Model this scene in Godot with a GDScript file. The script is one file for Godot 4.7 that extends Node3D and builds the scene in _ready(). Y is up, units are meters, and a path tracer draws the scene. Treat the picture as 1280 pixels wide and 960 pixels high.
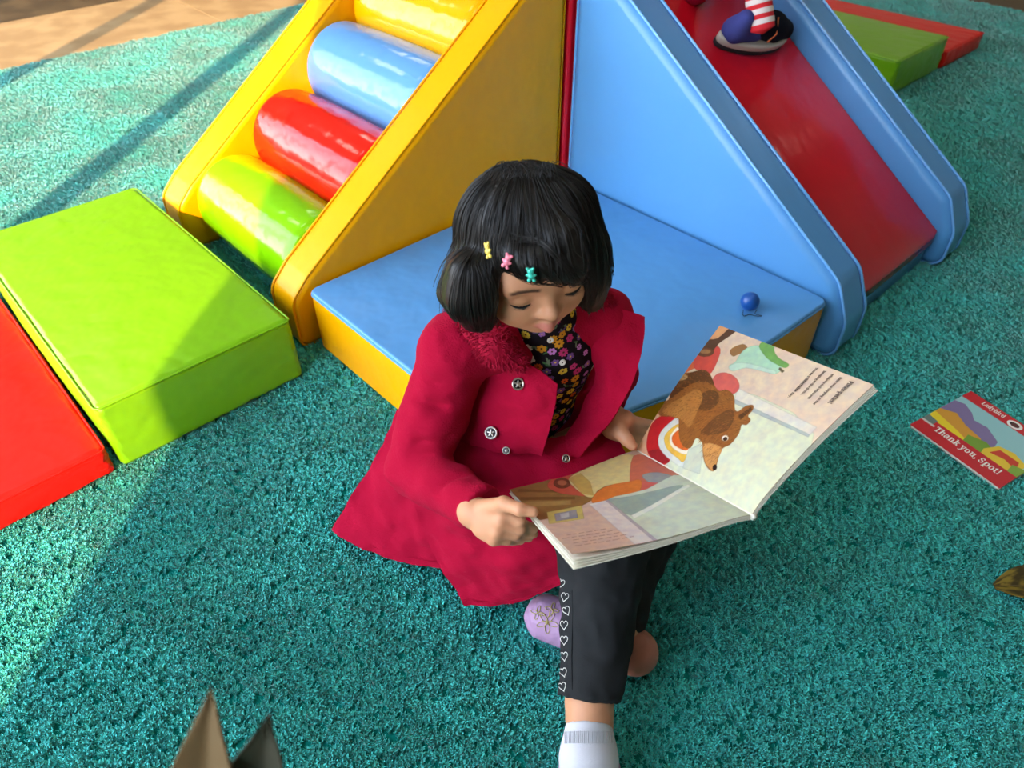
extends Node3D
# A child reading a picture book in a soft-play corner.
const CAM_H := 1.05
const FOC := 910.0            # focal length in pixels of the 1280x960 frame
const PITCH := 42.0
const CORNER := Vector3.ZERO   # floor point where stairs, slide and pad meet
const UA := Vector3(1, 0, 0)   # along the stairs
const UB := Vector3(0, 0, -1)  # along the slide
const TURN := 0.0
const VIEW_TURN := 2.3911      # the photographer faces this way from the stand point
const STAND := Vector3(1.3687, 0.0, -1.2669)

var cs := cos(deg_to_rad(PITCH))
var sn := sin(deg_to_rad(PITCH))
var mats := {}
var taken := {}
var noise := FastNoiseLite.new()

# ---------------------------------------------------------------- positions
func pt(px: float, py: float, t: float) -> Vector3:
	var v := (480.0 - py) / FOC
	return Vector3((px - 640.0) / FOC * t, CAM_H + (-sn + cs * v) * t, -(cs + sn * v) * t)

func ph(px: float, py: float, h: float) -> Vector3:
	var v := (480.0 - py) / FOC
	return pt(px, py, (h - CAM_H) / (-sn + cs * v))

# points above are seen from the stand point (x right, -z ahead); this lays them into the room
func room(p: Vector3) -> Vector3:
	return STAND + p.rotated(Vector3.UP, VIEW_TURN)

func unroom(p: Vector3) -> Vector3:
	return (p - STAND).rotated(Vector3.UP, -VIEW_TURN)

# a thing whose parts are modelled in the stand point's axes; its node sits at base
func seen_thing(called: String, label: String, category: String, base: Vector3, group := "") -> Node3D:
	return thing(called, label, category, room(base), VIEW_TURN, group)

func seen_part(called: String, m: Mesh, mat: Material, parent: Node3D, base: Vector3, label := "") -> MeshInstance3D:
	var o := part(called, m, mat, parent, label)
	o.position = -base
	return o

func ab(a: float, b: float, h: float = 0.0) -> Vector3:
	return CORNER + UA * a + UB * b + Vector3(0, h, 0)

# ---------------------------------------------------------------- mesh collector
class Mb:
	var v := PackedVector3Array()
	var n := PackedVector3Array()
	var u := PackedVector2Array()
	var c := PackedColorArray()
	var i := PackedInt32Array()
	func add(p: Vector3, nn := Vector3.UP, uv := Vector2.ZERO, col := Color.WHITE) -> int:
		v.append(p); n.append(nn); u.append(uv); c.append(col)
		return v.size() - 1
	func tri(a: int, b: int, d: int) -> void:
		if (v[d] - v[a]).cross(v[b] - v[a]).dot(n[a] + n[b] + n[d]) < 0.0:
			i.append_array(PackedInt32Array([a, d, b]))
		else:
			i.append_array(PackedInt32Array([a, b, d]))
	func raw(a: int, b: int, d: int) -> void:
		i.append_array(PackedInt32Array([a, b, d]))
	func quad(a: int, b: int, d: int, e: int) -> void:
		tri(a, b, d); tri(a, d, e)
	# smooth normals; vertices in the same place share one
	func smooth(weld := 0.0002) -> void:
		var acc := PackedVector3Array()
		acc.resize(v.size())
		var key := PackedInt32Array()
		key.resize(v.size())
		var seen := {}
		for k in v.size():
			if weld > 0.0:
				var q := Vector3i((v[k] / weld).round())
				if seen.has(q):
					key[k] = seen[q]
				else:
					seen[q] = k
					key[k] = k
			else:
				key[k] = k
		for k in range(0, i.size(), 3):
			var fn := (v[i[k + 2]] - v[i[k]]).cross(v[i[k + 1]] - v[i[k]])
			for j in 3:
				acc[key[i[k + j]]] += fn
		for k in v.size():
			var q: Vector3 = acc[key[k]]
			n[k] = q.normalized() if q.length_squared() > 1e-24 else Vector3.UP
	func mesh() -> ArrayMesh:
		var arr := []
		arr.resize(Mesh.ARRAY_MAX)
		arr[Mesh.ARRAY_VERTEX] = v
		arr[Mesh.ARRAY_NORMAL] = n
		arr[Mesh.ARRAY_TEX_UV] = u
		arr[Mesh.ARRAY_COLOR] = c
		arr[Mesh.ARRAY_INDEX] = i
		var m := ArrayMesh.new()
		m.add_surface_from_arrays(Mesh.PRIMITIVE_TRIANGLES, arr)
		return m

# ---------------------------------------------------------------- nodes
func numbered(called: String) -> String:
	if not taken.has(called):
		taken[called] = 0
		return called
	taken[called] += 1
	return "%s_%03d" % [called, taken[called]]

func thing(called: String, label: String, category: String, at := Vector3.ZERO, turn := 0.0, group := "") -> Node3D:
	var o := Node3D.new()
	o.name = numbered(called)
	add_child(o)
	o.position = at
	o.rotation.y = turn
	o.set_meta("label", label)
	o.set_meta("category", category)
	if group != "":
		o.set_meta("group", group)
	return o

func part(called: String, m: Mesh, mat: Material, parent: Node3D, label := "") -> MeshInstance3D:
	var o := MeshInstance3D.new()
	o.name = called
	o.mesh = m
	o.material_override = mat
	o.cast_shadow = GeometryInstance3D.SHADOW_CASTING_SETTING_ON
	parent.add_child(o, true)
	if label != "":
		o.set_meta("label", label)
	return o

func structure(called: String, m: Mesh, mat: Material, at := Vector3.ZERO, turn := 0.0) -> MeshInstance3D:
	var o := part(called, m, mat, self)
	o.position = at
	o.rotation.y = turn
	o.set_meta("kind", "structure")
	return o

# ---------------------------------------------------------------- shapes
func box(size: Vector3, at := Vector3.ZERO, r := 0.0) -> ArrayMesh:
	return foam(size, at, maxf(r, 0.0015), 0.0, 0.0, 1, 1)

func axis_samples(half: float, r: float, n: int, rn: int) -> PackedFloat32Array:
	var s := PackedFloat32Array()
	for k in range(rn, 0, -1):
		s.append(-(half - r) - r * tan(PI / 4 * k / rn))
	for k in n + 1:
		s.append(lerpf(-(half - r), half - r, float(k) / n))
	for k in range(1, rn + 1):
		s.append(half - r + r * tan(PI / 4 * k / rn))
	return s

# a rounded box, puffed by bulge and creased by wrinkle
func foam(size: Vector3, at := Vector3.ZERO, r := 0.02, bulge := 0.0, wrinkle := 0.0, n := 10, rn := 3) -> ArrayMesh:
	var m := Mb.new()
	var half := size * 0.5
	var ax := [axis_samples(half.x, r, n, rn), axis_samples(half.y, r, n, rn), axis_samples(half.z, r, n, rn)]
	for face in 6:
		var w := face % 3
		var sgn := 1.0 if face < 3 else -1.0
		var a := (w + 1) % 3
		var b := (w + 2) % 3
		var start := m.v.size()
		var na: int = ax[a].size()
		var nb: int = ax[b].size()
		for ia in na:
			for ib in nb:
				var p := Vector3.ZERO
				p[w] = sgn * half[w]
				p[a] = ax[a][ia]
				p[b] = ax[b][ib]
				var q := p.clamp(-half + Vector3(r, r, r), half - Vector3(r, r, r))
				var d := (p - q).normalized()
				var pos := q + d * r
				if bulge != 0.0 or wrinkle != 0.0:
					var ua: float = clampf(p[a] / half[a], -1, 1)
					var ub: float = clampf(p[b] / half[b], -1, 1)
					var rim := maxf(absf(ua), absf(ub))
					pos += d * (bulge * (1 - ua * ua) * (1 - ub * ub))
					if wrinkle != 0.0:
						var wp := (pos + at) * 1.0
						var wn := noise.get_noise_3d(wp.x * 90.0, wp.y * 40.0, wp.z * 90.0) * smoothstep(0.55, 1.0, rim)
						wn += 0.6 * noise.get_noise_3d(wp.x * 25.0 + 50.0, wp.y * 25.0, wp.z * 25.0)
						pos += d * (wrinkle * wn)
				m.add(pos + at, d, Vector2(p[a], p[b]))
		for ia in na - 1:
			for ib in nb - 1:
				var k := start + ia * nb + ib
				m.quad(k, k + nb, k + nb + 1, k + 1)
	if bulge != 0.0 or wrinkle != 0.0:
		m.smooth()
	return m.mesh()

func round_poly(pts: PackedVector2Array, radii: Array, seg := 6) -> PackedVector2Array:
	var o := PackedVector2Array()
	var n := pts.size()
	for k in n:
		var p := pts[k]
		var r: float = radii[k] if radii.size() > k else radii[-1]
		if r <= 0.0:
			o.append(p)
			continue
		var d0 := (pts[(k + n - 1) % n] - p).normalized()
		var d1 := (pts[(k + 1) % n] - p).normalized()
		var half := d0.angle_to(d1) * 0.5
		var back := r / absf(tan(half))
		var a := p + d0 * back
		var b := p + d1 * back
		var c := p + (d0 + d1).normalized() * (r / absf(sin(half)))
		var a0 := (a - c).angle()
		var da := wrapf((b - c).angle() - a0, -PI, PI)
		for j in seg + 1:
			o.append(c + Vector2.from_angle(a0 + da * j / seg) * r)
	return o

# outline in x,y pulled through z with rounded rims
func slab(outline: PackedVector2Array, z0: float, z1: float, r: float, rn := 4, puff := 0.0) -> ArrayMesh:
	var o := outline.duplicate()
	if not Geometry2D.is_polygon_clockwise(o):
		o.reverse()
	# in Godot's 2D sense; make it run with the outside on the left of travel in x,y
	var n := o.size()
	var nor := PackedVector2Array()
	for k in n:
		var e0 := (o[k] - o[(k + n - 1) % n]).normalized()
		var e1 := (o[(k + 1) % n] - o[k]).normalized()
		var nn := (Vector2(e0.y, -e0.x) + Vector2(e1.y, -e1.x))
		nn = nn.normalized() / maxf(0.35, sqrt(maxf(0.05, (1 + e0.dot(e1)) * 0.5)))
		nor.append(nn)
	var sgn := 1.0
	if Geometry2D.is_point_in_polygon(o[0] + nor[0] * 0.0005, o):
		sgn = -1.0
	var m := Mb.new()
	var rows := []
	for k in rn + 1:
		var f := PI / 2 * k / rn
		rows.append([r * (1 - sin(f)), z0 + r * (1 - cos(f)), Vector3(sin(f), 0, -cos(f))])
	for k in rn + 1:
		var f := PI / 2 * k / rn
		rows.append([r * (1 - cos(f)), z1 - r + r * sin(f), Vector3(cos(f), 0, sin(f))])
	for row in rows:
		for k in n + 1:
			var q: Vector2 = o[k % n] - nor[k % n] * sgn * float(row[0])
			var nn := nor[k % n].normalized() * sgn
			m.add(Vector3(q.x, q.y, row[1]), Vector3(nn.x * row[2].x, nn.y * row[2].x, row[2].z), Vector2(q.x, q.y))
	for j in rows.size() - 1:
		for k in n:
			var a := j * (n + 1) + k
			m.quad(a, a + 1, a + n + 2, a + n + 1)
	var mid := Vector2.ZERO
	for q in o:
		mid += q / n
	for side in 2:
		var base := m.v.size()
		var z := z0 if side == 0 else z1
		var out := -1.0 if side == 0 else 1.0
		var steps := 8 if puff != 0.0 else 1
		for j in steps:
			var f := 1.0 - float(j) / steps
			for k in n:
				var q := mid + (o[k] - nor[k] * sgn * r - mid) * f
				m.add(Vector3(q.x, q.y, z + out * puff * (1 - f * f) * (1 - f * f)), Vector3(0, 0, out), q)
		var hub := m.add(Vector3(mid.x, mid.y, z + out * puff), Vector3(0, 0, out), mid)
		for j in steps - 1:
			for k in n:
				m.quad(base + j * n + k, base + j * n + (k + 1) % n, base + (j + 1) * n + (k + 1) % n, base + (j + 1) * n + k)
		for k in n:
			m.tri(base + (steps - 1) * n + k, base + (steps - 1) * n + (k + 1) % n, hub)
	if puff != 0.0:
		m.smooth()
	return m.mesh()

func tube_into(m: Mb, path: PackedVector3Array, radii: Array, sides := 8, col := Color.WHITE, closed := false) -> void:
	var n := path.size()
	var prev := Vector3.ZERO
	var start := m.v.size()
	for k in n:
		var d: Vector3
		if closed:
			d = path[(k + 1) % n] - path[(k + n - 1) % n]
		else:
			d = path[mini(k + 1, n - 1)] - path[maxi(k - 1, 0)]
		d = d.normalized()
		if prev == Vector3.ZERO:
			prev = d.cross(Vector3.UP if absf(d.y) < 0.9 else Vector3.RIGHT).normalized()
		var x := (prev - d * prev.dot(d)).normalized()
		prev = x
		var y := d.cross(x)
		var r: float = radii[mini(k, radii.size() - 1)]
		for s in sides:
			var q := x * cos(TAU * s / sides) + y * sin(TAU * s / sides)
			m.add(path[k] + q * r, q, Vector2(float(s) / sides, float(k) / n), col)
	for k in (n if closed else n - 1):
		for s in sides:
			var a := start + k * sides + s
			var b := start + k * sides + (s + 1) % sides
			var k2 := (k + 1) % n
			var d2 := start + k2 * sides + (s + 1) % sides
			var e := start + k2 * sides + s
			m.quad(a, b, d2, e)
	if not closed:
		for e in 2:
			var kk := 0 if e == 0 else n - 1
			var dd := (path[0] - path[1]).normalized() if e == 0 else (path[n - 1] - path[n - 2]).normalized()
			var cc := m.add(path[kk] + dd * radii[mini(kk, radii.size() - 1)] * 0.4, dd, Vector2.ZERO, col)
			for s in sides:
				m.tri(cc, start + kk * sides + s, start + kk * sides + (s + 1) % sides)

func tube(path: PackedVector3Array, radii: Array, sides := 8, closed := false) -> ArrayMesh:
	var m := Mb.new()
	tube_into(m, path, radii, sides, Color.WHITE, closed)
	return m.mesh()

func lathe(profile: PackedVector2Array, seg := 24, dir := Vector3.UP, at := Vector3.ZERO) -> ArrayMesh:
	# profile: x = radius, y = along dir
	var m := Mb.new()
	var x := dir.cross(Vector3.RIGHT if absf(dir.x) < 0.9 else Vector3.UP).normalized()
	var z := x.cross(dir)
	for k in profile.size():
		var d := profile[mini(k + 1, profile.size() - 1)] - profile[maxi(k - 1, 0)]
		for s in seg + 1:
			var q := x * cos(TAU * s / seg) + z * sin(TAU * s / seg)
			m.add(at + dir * profile[k].y + q * profile[k].x, (q * d.y - dir * d.x).normalized(), Vector2(float(s) / seg, profile[k].y))
	for k in profile.size() - 1:
		for s in seg:
			var a := k * (seg + 1) + s
			m.raw(a, a + 1, a + seg + 2)
			m.raw(a, a + seg + 2, a + seg + 1)
	# make winding agree with the normals
	for k in range(0, m.i.size(), 3):
		var a := m.i[k]
		var b := m.i[k + 1]
		var c := m.i[k + 2]
		if (m.v[c] - m.v[a]).cross(m.v[b] - m.v[a]).dot(m.n[a] + m.n[b] + m.n[c]) < 0:
			m.i[k + 1] = c
			m.i[k + 2] = b
	return m.mesh()

func cat(a: Vector3, b: Vector3, c: Vector3, d: Vector3, t: float) -> Vector3:
	return b.cubic_interpolate(c, a, d, t)

func spline(p: PackedVector3Array, n: int) -> PackedVector3Array:
	var o := PackedVector3Array()
	var last := p.size() - 1
	for k in n + 1:
		var f := float(k) / n * last
		var j := mini(int(f), last - 1)
		var p0 := p[j - 1] if j > 0 else p[0] * 2 - p[1]
		var p3 := p[j + 2] if j + 2 <= last else p[last] * 2 - p[last - 1]
		o.append(cat(p0, p[j], p[j + 1], p3, f - j))
	return o

# control net -> fine grid; rows[r][c]
func net(rows: Array, nu: int, nv: int) -> Array:
	var mid := []
	for r in rows:
		mid.append(spline(PackedVector3Array(r), nu))
	var out := []
	for k in nv + 1:
		out.append(PackedVector3Array())
	for c in nu + 1:
		var col := PackedVector3Array()
		for r in mid:
			col.append(r[c])
		var s := spline(col, nv)
		for k in nv + 1:
			out[k].append(s[k])
	return out

# a sheet with thickness th from a fine grid; fold picks a relief along the normal
func sheet_into(m: Mb, g: Array, th: float, fold := 0, col := Color.WHITE) -> void:
	var nv := g.size()
	var nu: int = g[0].size()
	var nor := []
	for j in nv:
		var row := PackedVector3Array()
		for k in nu:
			var du: Vector3 = g[j][mini(k + 1, nu - 1)] - g[j][maxi(k - 1, 0)]
			var dv: Vector3 = g[mini(j + 1, nv - 1)][k] - g[maxi(j - 1, 0)][k]
			row.append(du.cross(dv).normalized())
		nor.append(row)
	var start := m.v.size()
	for s in 2:
		for j in nv:
			for k in nu:
				var p: Vector3 = g[j][k]
				var nn: Vector3 = nor[j][k]
				if fold != 0:
					p += nn * fold_depth(fold, float(k) / (nu - 1), float(j) / (nv - 1), p)
				m.add(p + nn * th * (0.5 if s == 0 else -0.5), nn if s == 0 else -nn, Vector2(float(k) / (nu - 1), float(j) / (nv - 1)), col)
	var half := nu * nv
	for s in 2:
		for j in nv - 1:
			for k in nu - 1:
				var a := start + s * half + j * nu + k
				m.quad(a, a + 1, a + nu + 1, a + nu)
	var rim := []
	for k in nu - 1: rim.append([k, k + 1])
	for j in nv - 1: rim.append([j * nu + nu - 1, (j + 1) * nu + nu - 1])
	for k in range(nu - 1, 0, -1): rim.append([(nv - 1) * nu + k, (nv - 1) * nu + k - 1])
	for j in range(nv - 1, 0, -1): rim.append([j * nu, (j - 1) * nu])
	var mid: Vector3 = g[nv / 2][nu / 2]
	for e in rim:
		var a: int = start + e[0]
		var b: int = start + e[1]
		var d: Vector3 = (m.v[a] + m.v[b]) * 0.5 - mid
		d = (d - m.n[a] * d.dot(m.n[a])).normalized()
		var q := []
		for w in [a, b, b + half, a + half]:
			q.append(m.add(m.v[w], d, m.u[w], col))
		m.quad(q[0], q[1], q[2], q[3])

func sheet(rows: Array, nu: int, nv: int, th: float, fold := 0) -> ArrayMesh:
	var m := Mb.new()
	sheet_into(m, net(rows, nu, nv), th, fold)
	m.smooth(0.0)
	return m.mesh()

# relief of cloth sheets: 1 heavy felt folds, 2 soft ripples, 3 page waves
func fold_depth(kind: int, u: float, v: float, p: Vector3) -> float:
	if kind == 1:
		return 0.0045 * noise.get_noise_3d(p.x * 14.0, p.y * 14.0, p.z * 14.0) * 2.0 + 0.0012 * noise.get_noise_3d(p.x * 60.0, p.y * 60.0, p.z * 60.0)
	if kind == 2:
		return 0.004 * sin(u * 34.0 + 3.0 * v) * (0.3 + 0.7 * v)
	return 0.001 * sin(u * 5.0 + v * 3.0)

# ---------------------------------------------------------------- materials
func noise_image(size: int, freq: float, seed_: int, octaves := 4, kind := FastNoiseLite.TYPE_SIMPLEX_SMOOTH) -> Image:
	var f := FastNoiseLite.new()
	f.seed = seed_
	f.noise_type = kind
	f.frequency = freq
	f.fractal_octaves = octaves
	return f.get_seamless_image(size, size)

func normal_tex(size: int, freq: float, seed_: int, octaves: int, bump: float) -> ImageTexture:
	var im := noise_image(size, freq, seed_, octaves)
	im.convert(Image.FORMAT_RGBA8)
	im.bump_map_to_normal_map(bump)
	return ImageTexture.create_from_image(im)

func tint_tex(size: int, freq: float, seed_: int, octaves: int, lo: Color, hi: Color) -> ImageTexture:
	var im := noise_image(size, freq, seed_, octaves)
	var o := Image.create(size, size, false, Image.FORMAT_RGB8)
	for y in size:
		for x in size:
			o.set_pixel(x, y, lo.lerp(hi, smoothstep(0.2, 0.8, im.get_pixel(x, y).r)))
	return ImageTexture.create_from_image(o)

func plain(c: Color, rough := 0.6, spec := 0.5, metal := 0.0) -> StandardMaterial3D:
	var m := StandardMaterial3D.new()
	m.albedo_color = c
	m.roughness = rough
	m.metallic_specular = spec
	m.metallic = metal
	return m

func tri_map(m: StandardMaterial3D, scale: float, world := true) -> void:
	m.uv1_triplanar = true
	m.uv1_world_triplanar = world
	m.uv1_scale = Vector3(scale, scale, scale)

func vinyl(c: Color, rough := 0.2) -> StandardMaterial3D:
	var m := plain(c, rough, 0.5)
	m.normal_enabled = true
	m.normal_texture = mats.vinyl_wave
	m.normal_scale = 0.35
	tri_map(m, 1.6)
	return m

func cloth(c: Color, tex: Texture2D, scale: float, bump := 0.5, sheen := 0.5) -> StandardMaterial3D:
	var m := plain(c, 0.92, 0.25)
	m.normal_enabled = true
	m.normal_texture = tex
	m.normal_scale = bump
	m.rim_enabled = true
	m.rim = sheen
	m.rim_tint = 0.8
	tri_map(m, scale)
	return m

func make_materials() -> void:
	noise.seed = 7
	noise.frequency = 1.0
	noise.fractal_octaves = 2
	mats.vinyl_wave = normal_tex(512, 0.012, 3, 3, 5.0)
	mats.felt = normal_tex(256, 0.12, 5, 3, 4.0)
	mats.weave = normal_tex(256, 0.25, 9, 2, 6.0)
	mats.yellow = vinyl(Color(0.95, 0.65, 0.0), 0.32)
	mats.yellow.metallic_specular = 0.35
	mats.blue = vinyl(Color(0.33, 0.58, 0.80), 0.34)
	mats.blue_piping = plain(Color(0.42, 0.66, 0.88), 0.08, 0.6)
	mats.crimson = vinyl(Color(0.84, 0.07, 0.15))
	mats.red = vinyl(Color(0.87, 0.07, 0.03), 0.36)
	mats.red.metallic_specular = 0.35
	mats.green = vinyl(Color(0.46, 0.68, 0.02), 0.3)
	mats.roll_blue = vinyl(Color(0.38, 0.60, 0.82), 0.12)
	mats.roll_red = vinyl(Color(0.9, 0.09, 0.04), 0.12)
	mats.roll_green = vinyl(Color(0.48, 0.74, 0.02), 0.12)
	mats.roll_yellow = vinyl(Color(0.93, 0.65, 0.01), 0.12)
	mats.wall = plain(Color(0.66, 0.63, 0.58), 0.85, 0.3)
	mats.ceiling = plain(Color(0.9, 0.9, 0.88), 0.9, 0.2)
	mats.frame = plain(Color(0.25, 0.25, 0.26), 0.4, 0.5)
	mats.tile = plain(Color.WHITE, 0.45, 0.4)
	mats.tile.albedo_texture = tint_tex(256, 0.02, 21, 5, Color(0.60, 0.49, 0.35), Color(0.68, 0.57, 0.42))
	tri_map(mats.tile, 0.9)
	mats.dark_tile = plain(Color.WHITE, 0.5, 0.4)
	mats.dark_tile.albedo_texture = tint_tex(256, 0.02, 22, 5, Color(0.24, 0.19, 0.13), Color(0.33, 0.27, 0.19))
	tri_map(mats.dark_tile, 0.9)
	mats.grout = plain(Color(0.4, 0.35, 0.28), 0.9, 0.2)
	var glass := plain(Color(0.95, 0.98, 0.97, 0.04), 0.02, 0.5)
	glass.transparency = BaseMaterial3D.TRANSPARENCY_ALPHA
	mats.glass = glass
	mats.backing = plain(Color(0.07, 0.50, 0.46), 1.0, 0.1)
	mats.pile = plain(Color.WHITE, 0.75, 0.3)
	mats.pile.vertex_color_use_as_albedo = true
	mats.pile.rim_enabled = true
	mats.pile.rim = 1.0
	mats.pile.backlight_enabled = true
	mats.pile.backlight = Color(0.25, 0.45, 0.42)

# ---------------------------------------------------------------- setting
const A0 := -5.5
const A1 := 2.6
const B0 := -6.0
const B1 := 3.2
const ROOM_H := 3.2

func frame_box(called: String, a0: float, a1: float, b0: float, b1: float, h0: float, h1: float, mat: Material, parent: Node3D = null) -> MeshInstance3D:
	var m := box(Vector3(a1 - a0, h1 - h0, b1 - b0))
	var c := ab((a0 + a1) * 0.5, (b0 + b1) * 0.5, (h0 + h1) * 0.5)
	if parent == null:
		return structure(called, m, mat, c, TURN)
	var o := part(called, m, mat, parent)
	o.position = parent.transform.affine_inverse() * c
	o.rotation.y = TURN - parent.rotation.y
	return o

func build_room() -> void:
	var t := 0.12
	# floor of large tiles; a row of dark ones beyond the pale ones
	var floor_node := frame_box("floor", A0 - t, A1 + t, B0 - t, B1 + t, -0.14, -0.022, mats.grout)
	for row in [[-3.22, -2.42, mats.tile], [-4.02, -3.22, mats.dark_tile], [-4.82, -4.02, mats.dark_tile]]:
		for k in range(-4, 4):
			var a: float = -0.21 + k * 1.2
			if a + 1.2 > A1: continue
			frame_box("tile", a + 0.0015, a + 1.1985, row[0] + 0.0015, row[1] - 0.0015, -0.05, -0.0165, row[2], floor_node)
	frame_box("ceiling", A0 - t, A1 + t, B0 - t, B1 + t, ROOM_H, ROOM_H + 0.15, mats.ceiling)
	frame_box("wall_back", A0 - t, A1 + t, B0 - t, B0, -0.14, ROOM_H, mats.wall)
	frame_box("wall_right", A0 - t, A1 + t, B1, B1 + t, -0.14, ROOM_H, mats.wall)
	# window walls: the one the sun comes through (a = A1) and the one across the room
	frame_box("wall_left", A1, A1 + t, 1.355, B1, -0.14, ROOM_H, mats.wall)
	frame_box("trim_1", A1, A1 + t, B0, 1.355, -0.14, 0.04, mats.wall)
	frame_box("trim_2", A1, A1 + t, B0, 1.355, 3.05, ROOM_H, mats.wall)
	var win := Node3D.new()
	win.name = "window_1"
	add_child(win)
	win.position = ab(A1 + 0.06, -2.4, 0.0)
	win.rotation.y = TURN
	win.set_meta("kind", "structure")
	var bs := []
	for k in 7:
		bs.append(0.225 - 1.045 * k)
	for b in bs:
		if b > B0:
			frame_box("mullion", A1 + 0.0, A1 + 0.07, b - 0.035, b + 0.035, 0.04, 3.05, mats.frame, win)
	var e0 := 1.355
	for b in bs:
		var lo := maxf(b, B0)
		if e0 - lo > 0.1:
			frame_box("pane", A1 + 0.03, A1 + 0.036, lo + 0.03, e0 - 0.03, 0.04, 3.05, mats.glass, win)
		e0 = lo
	frame_box("wall_front", A0 - t, A0, B0, B1, -0.14, ROOM_H, mats.wall)

func build_ceiling_lamps() -> void:
	var glow := plain(Color(0.95, 0.95, 0.92), 0.6)
	glow.emission_enabled = true
	glow.emission = Color(1.0, 0.97, 0.92)
	glow.emission_energy_multiplier = LAMP_GLOW
	var k := 0
	for a in [-3.6, -1.2, 1.2]:
		for b in [-3.6, -1.2, 1.2]:
			var lamp := thing("ceiling_lamp", "square white ceiling light panel in a slim frame", "ceiling light", ab(a, b, ROOM_H - 0.03), TURN, "ceiling light panels")
			part("housing", box(Vector3(0.64, 0.03, 0.64), Vector3(0, 0.014, 0), 0.004), mats.ceiling, lamp)
			part("diffuser", box(Vector3(0.58, 0.006, 0.58), Vector3(0, -0.002, 0), 0.002), glow, lamp)
			var l := AreaLight3D.new()
			l.name = "panel_light"
			l.area_size = Vector2(0.56, 0.56)
			l.light_energy = LAMP_ENERGY
			l.light_color = Color(1.0, 0.96, 0.9)
			l.area_range = 14.0
			l.area_attenuation = 2.0
			l.shadow_enabled = true
			lamp.add_child(l)
			l.position = Vector3(0, -0.012, 0)
			l.rotation.x = -PI / 2
			k += 1

# ---------------------------------------------------------------- carpet
func build_carpet() -> void:
	var carpet := thing("carpet", "large teal shag carpet covering the play corner beside the pale tiles", "carpet", ab(-0.4, -0.02, -0.0165), TURN)
	var w := 5.6
	var d := 4.9
	part("backing", box(Vector3(w, 0.007, d), Vector3(0, 0.0035, 0), 0.002), mats.backing, carpet)
	# a clump of curled yarn ends about 2 cm across, laid many times at random turns
	var rng := RandomNumberGenerator.new()
	rng.seed = 4
	var clumps := []
	for v in 3:
		var m := Mb.new()
		for t in 13:
			var at := Vector3(rng.randf_range(-0.0085, 0.0085), 0, rng.randf_range(-0.0085, 0.0085))
			var tone := rng.randf_range(0.68, 1.2)
			var tall := rng.randf_range(0.8, 1.15)
			for k in 4:
				var ang := TAU * k / 4.0 + rng.randf_range(-0.6, 0.6)
				var out := Vector3(cos(ang), 0, sin(ang))
				var side := Vector3(-sin(ang), 0, cos(ang))
				var wd := rng.randf_range(0.0011, 0.0016)
				var curl := rng.randf_range(0.0026, 0.0050)
				var col := Color(1, 1, 1) * tone * rng.randf_range(0.85, 1.12)
				col.a = 1.0
				var pr := -1
				for s in 4:
					var f := s / 3.0
					var c := at + out * (0.0004 + curl * f * f) + Vector3(0, 0.0125 * tall * (1.35 * f - 0.42 * f * f), 0)
					side = side.rotated(Vector3.UP, 0.3)
					var ww := wd * (1.12 - 0.5 * f * f)
					var nn := (out * 0.4 * (1 - f) + Vector3(0, 1.0, 0)).normalized()
					var a := m.add(c - side * ww, (nn - side * 0.35).normalized(), Vector2.ZERO, col)
					m.add(c + side * ww, (nn + side * 0.35).normalized(), Vector2.ZERO, col)
					if pr >= 0:
						m.quad(pr, pr + 1, a + 1, a)
					pr = a
		clumps.append(m.mesh())
	var lean := FastNoiseLite.new()
	lean.seed = 12
	lean.frequency = 2.2
	var patch := FastNoiseLite.new()
	patch.seed = 31
	patch.frequency = 14.0
	var xf := [[], [], []]
	var cols := [[], [], []]
	var base := Color(0.10, 0.84, 0.77)
	for zone in [[0.0, 1.5, 0.0135, 1.0], [1.5, 2.6, 0.0135, 0.95], [2.6, 6.5, 0.0165, 1.15]]:
		var st: float = zone[2]
		var nx := int(w / st)
		var nz := int(d / st)
		for ix in nx:
			for iz in nz:
				var lx := -w * 0.5 + (ix + 0.5) * st
				var lz := -d * 0.5 + (iz + 0.5) * st
				var seen := unroom(Vector3(lx - 0.4, 0, lz + 0.02))
				var wx := seen.x
				var wz := seen.z
				if wz > 0.35 or absf(wx) > 0.95 + 1.2 * absf(wz - 0.3): continue
				# the spacing grows with the distance from the reader
				var dd := sqrt(wx * wx + (wz + 0.25) * (wz + 0.25))
				if dd < zone[0] or dd >= zone[1]: continue
				var p := Vector3(lx + rng.randf_range(-0.5, 0.5) * st, 0.005, lz + rng.randf_range(-0.5, 0.5) * st)
				var la := lean.get_noise_2d(wx, wz) * PI * 1.6
				var bas := Basis(Vector3(cos(la), 0, sin(la)), 0.16 + rng.randf_range(-0.14, 0.14)) * Basis(Vector3.UP, rng.randf() * TAU)
				var s := float(zone[3]) * rng.randf_range(0.9, 1.15)
				bas = bas.scaled(Vector3(s, rng.randf_range(0.85, 1.2), s))
				var which := rng.randi() % 3
				xf[which].append(Transform3D(bas, p))
				var tone := rng.randf_range(0.86, 1.12) * (1.0 + 0.22 * patch.get_noise_2d(wx, wz))
				cols[which].append(Color(base.r * tone, base.g * tone, base.b * tone * rng.randf_range(0.95, 1.04)))
	for which in 3:
		var mm := MultiMesh.new()
		mm.transform_format = MultiMesh.TRANSFORM_3D
		mm.use_colors = true
		mm.mesh = clumps[which]
		mm.instance_count = xf[which].size()
		for k in xf[which].size():
			mm.set_instance_transform(k, xf[which][k])
			mm.set_instance_color(k, cols[which][k])
		var pile := MultiMeshInstance3D.new()
		pile.name = "pile"
		pile.multimesh = mm
		pile.material_override = mats.pile
		pile.set_meta("kind", "stuff")
		carpet.add_child(pile, true)

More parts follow.
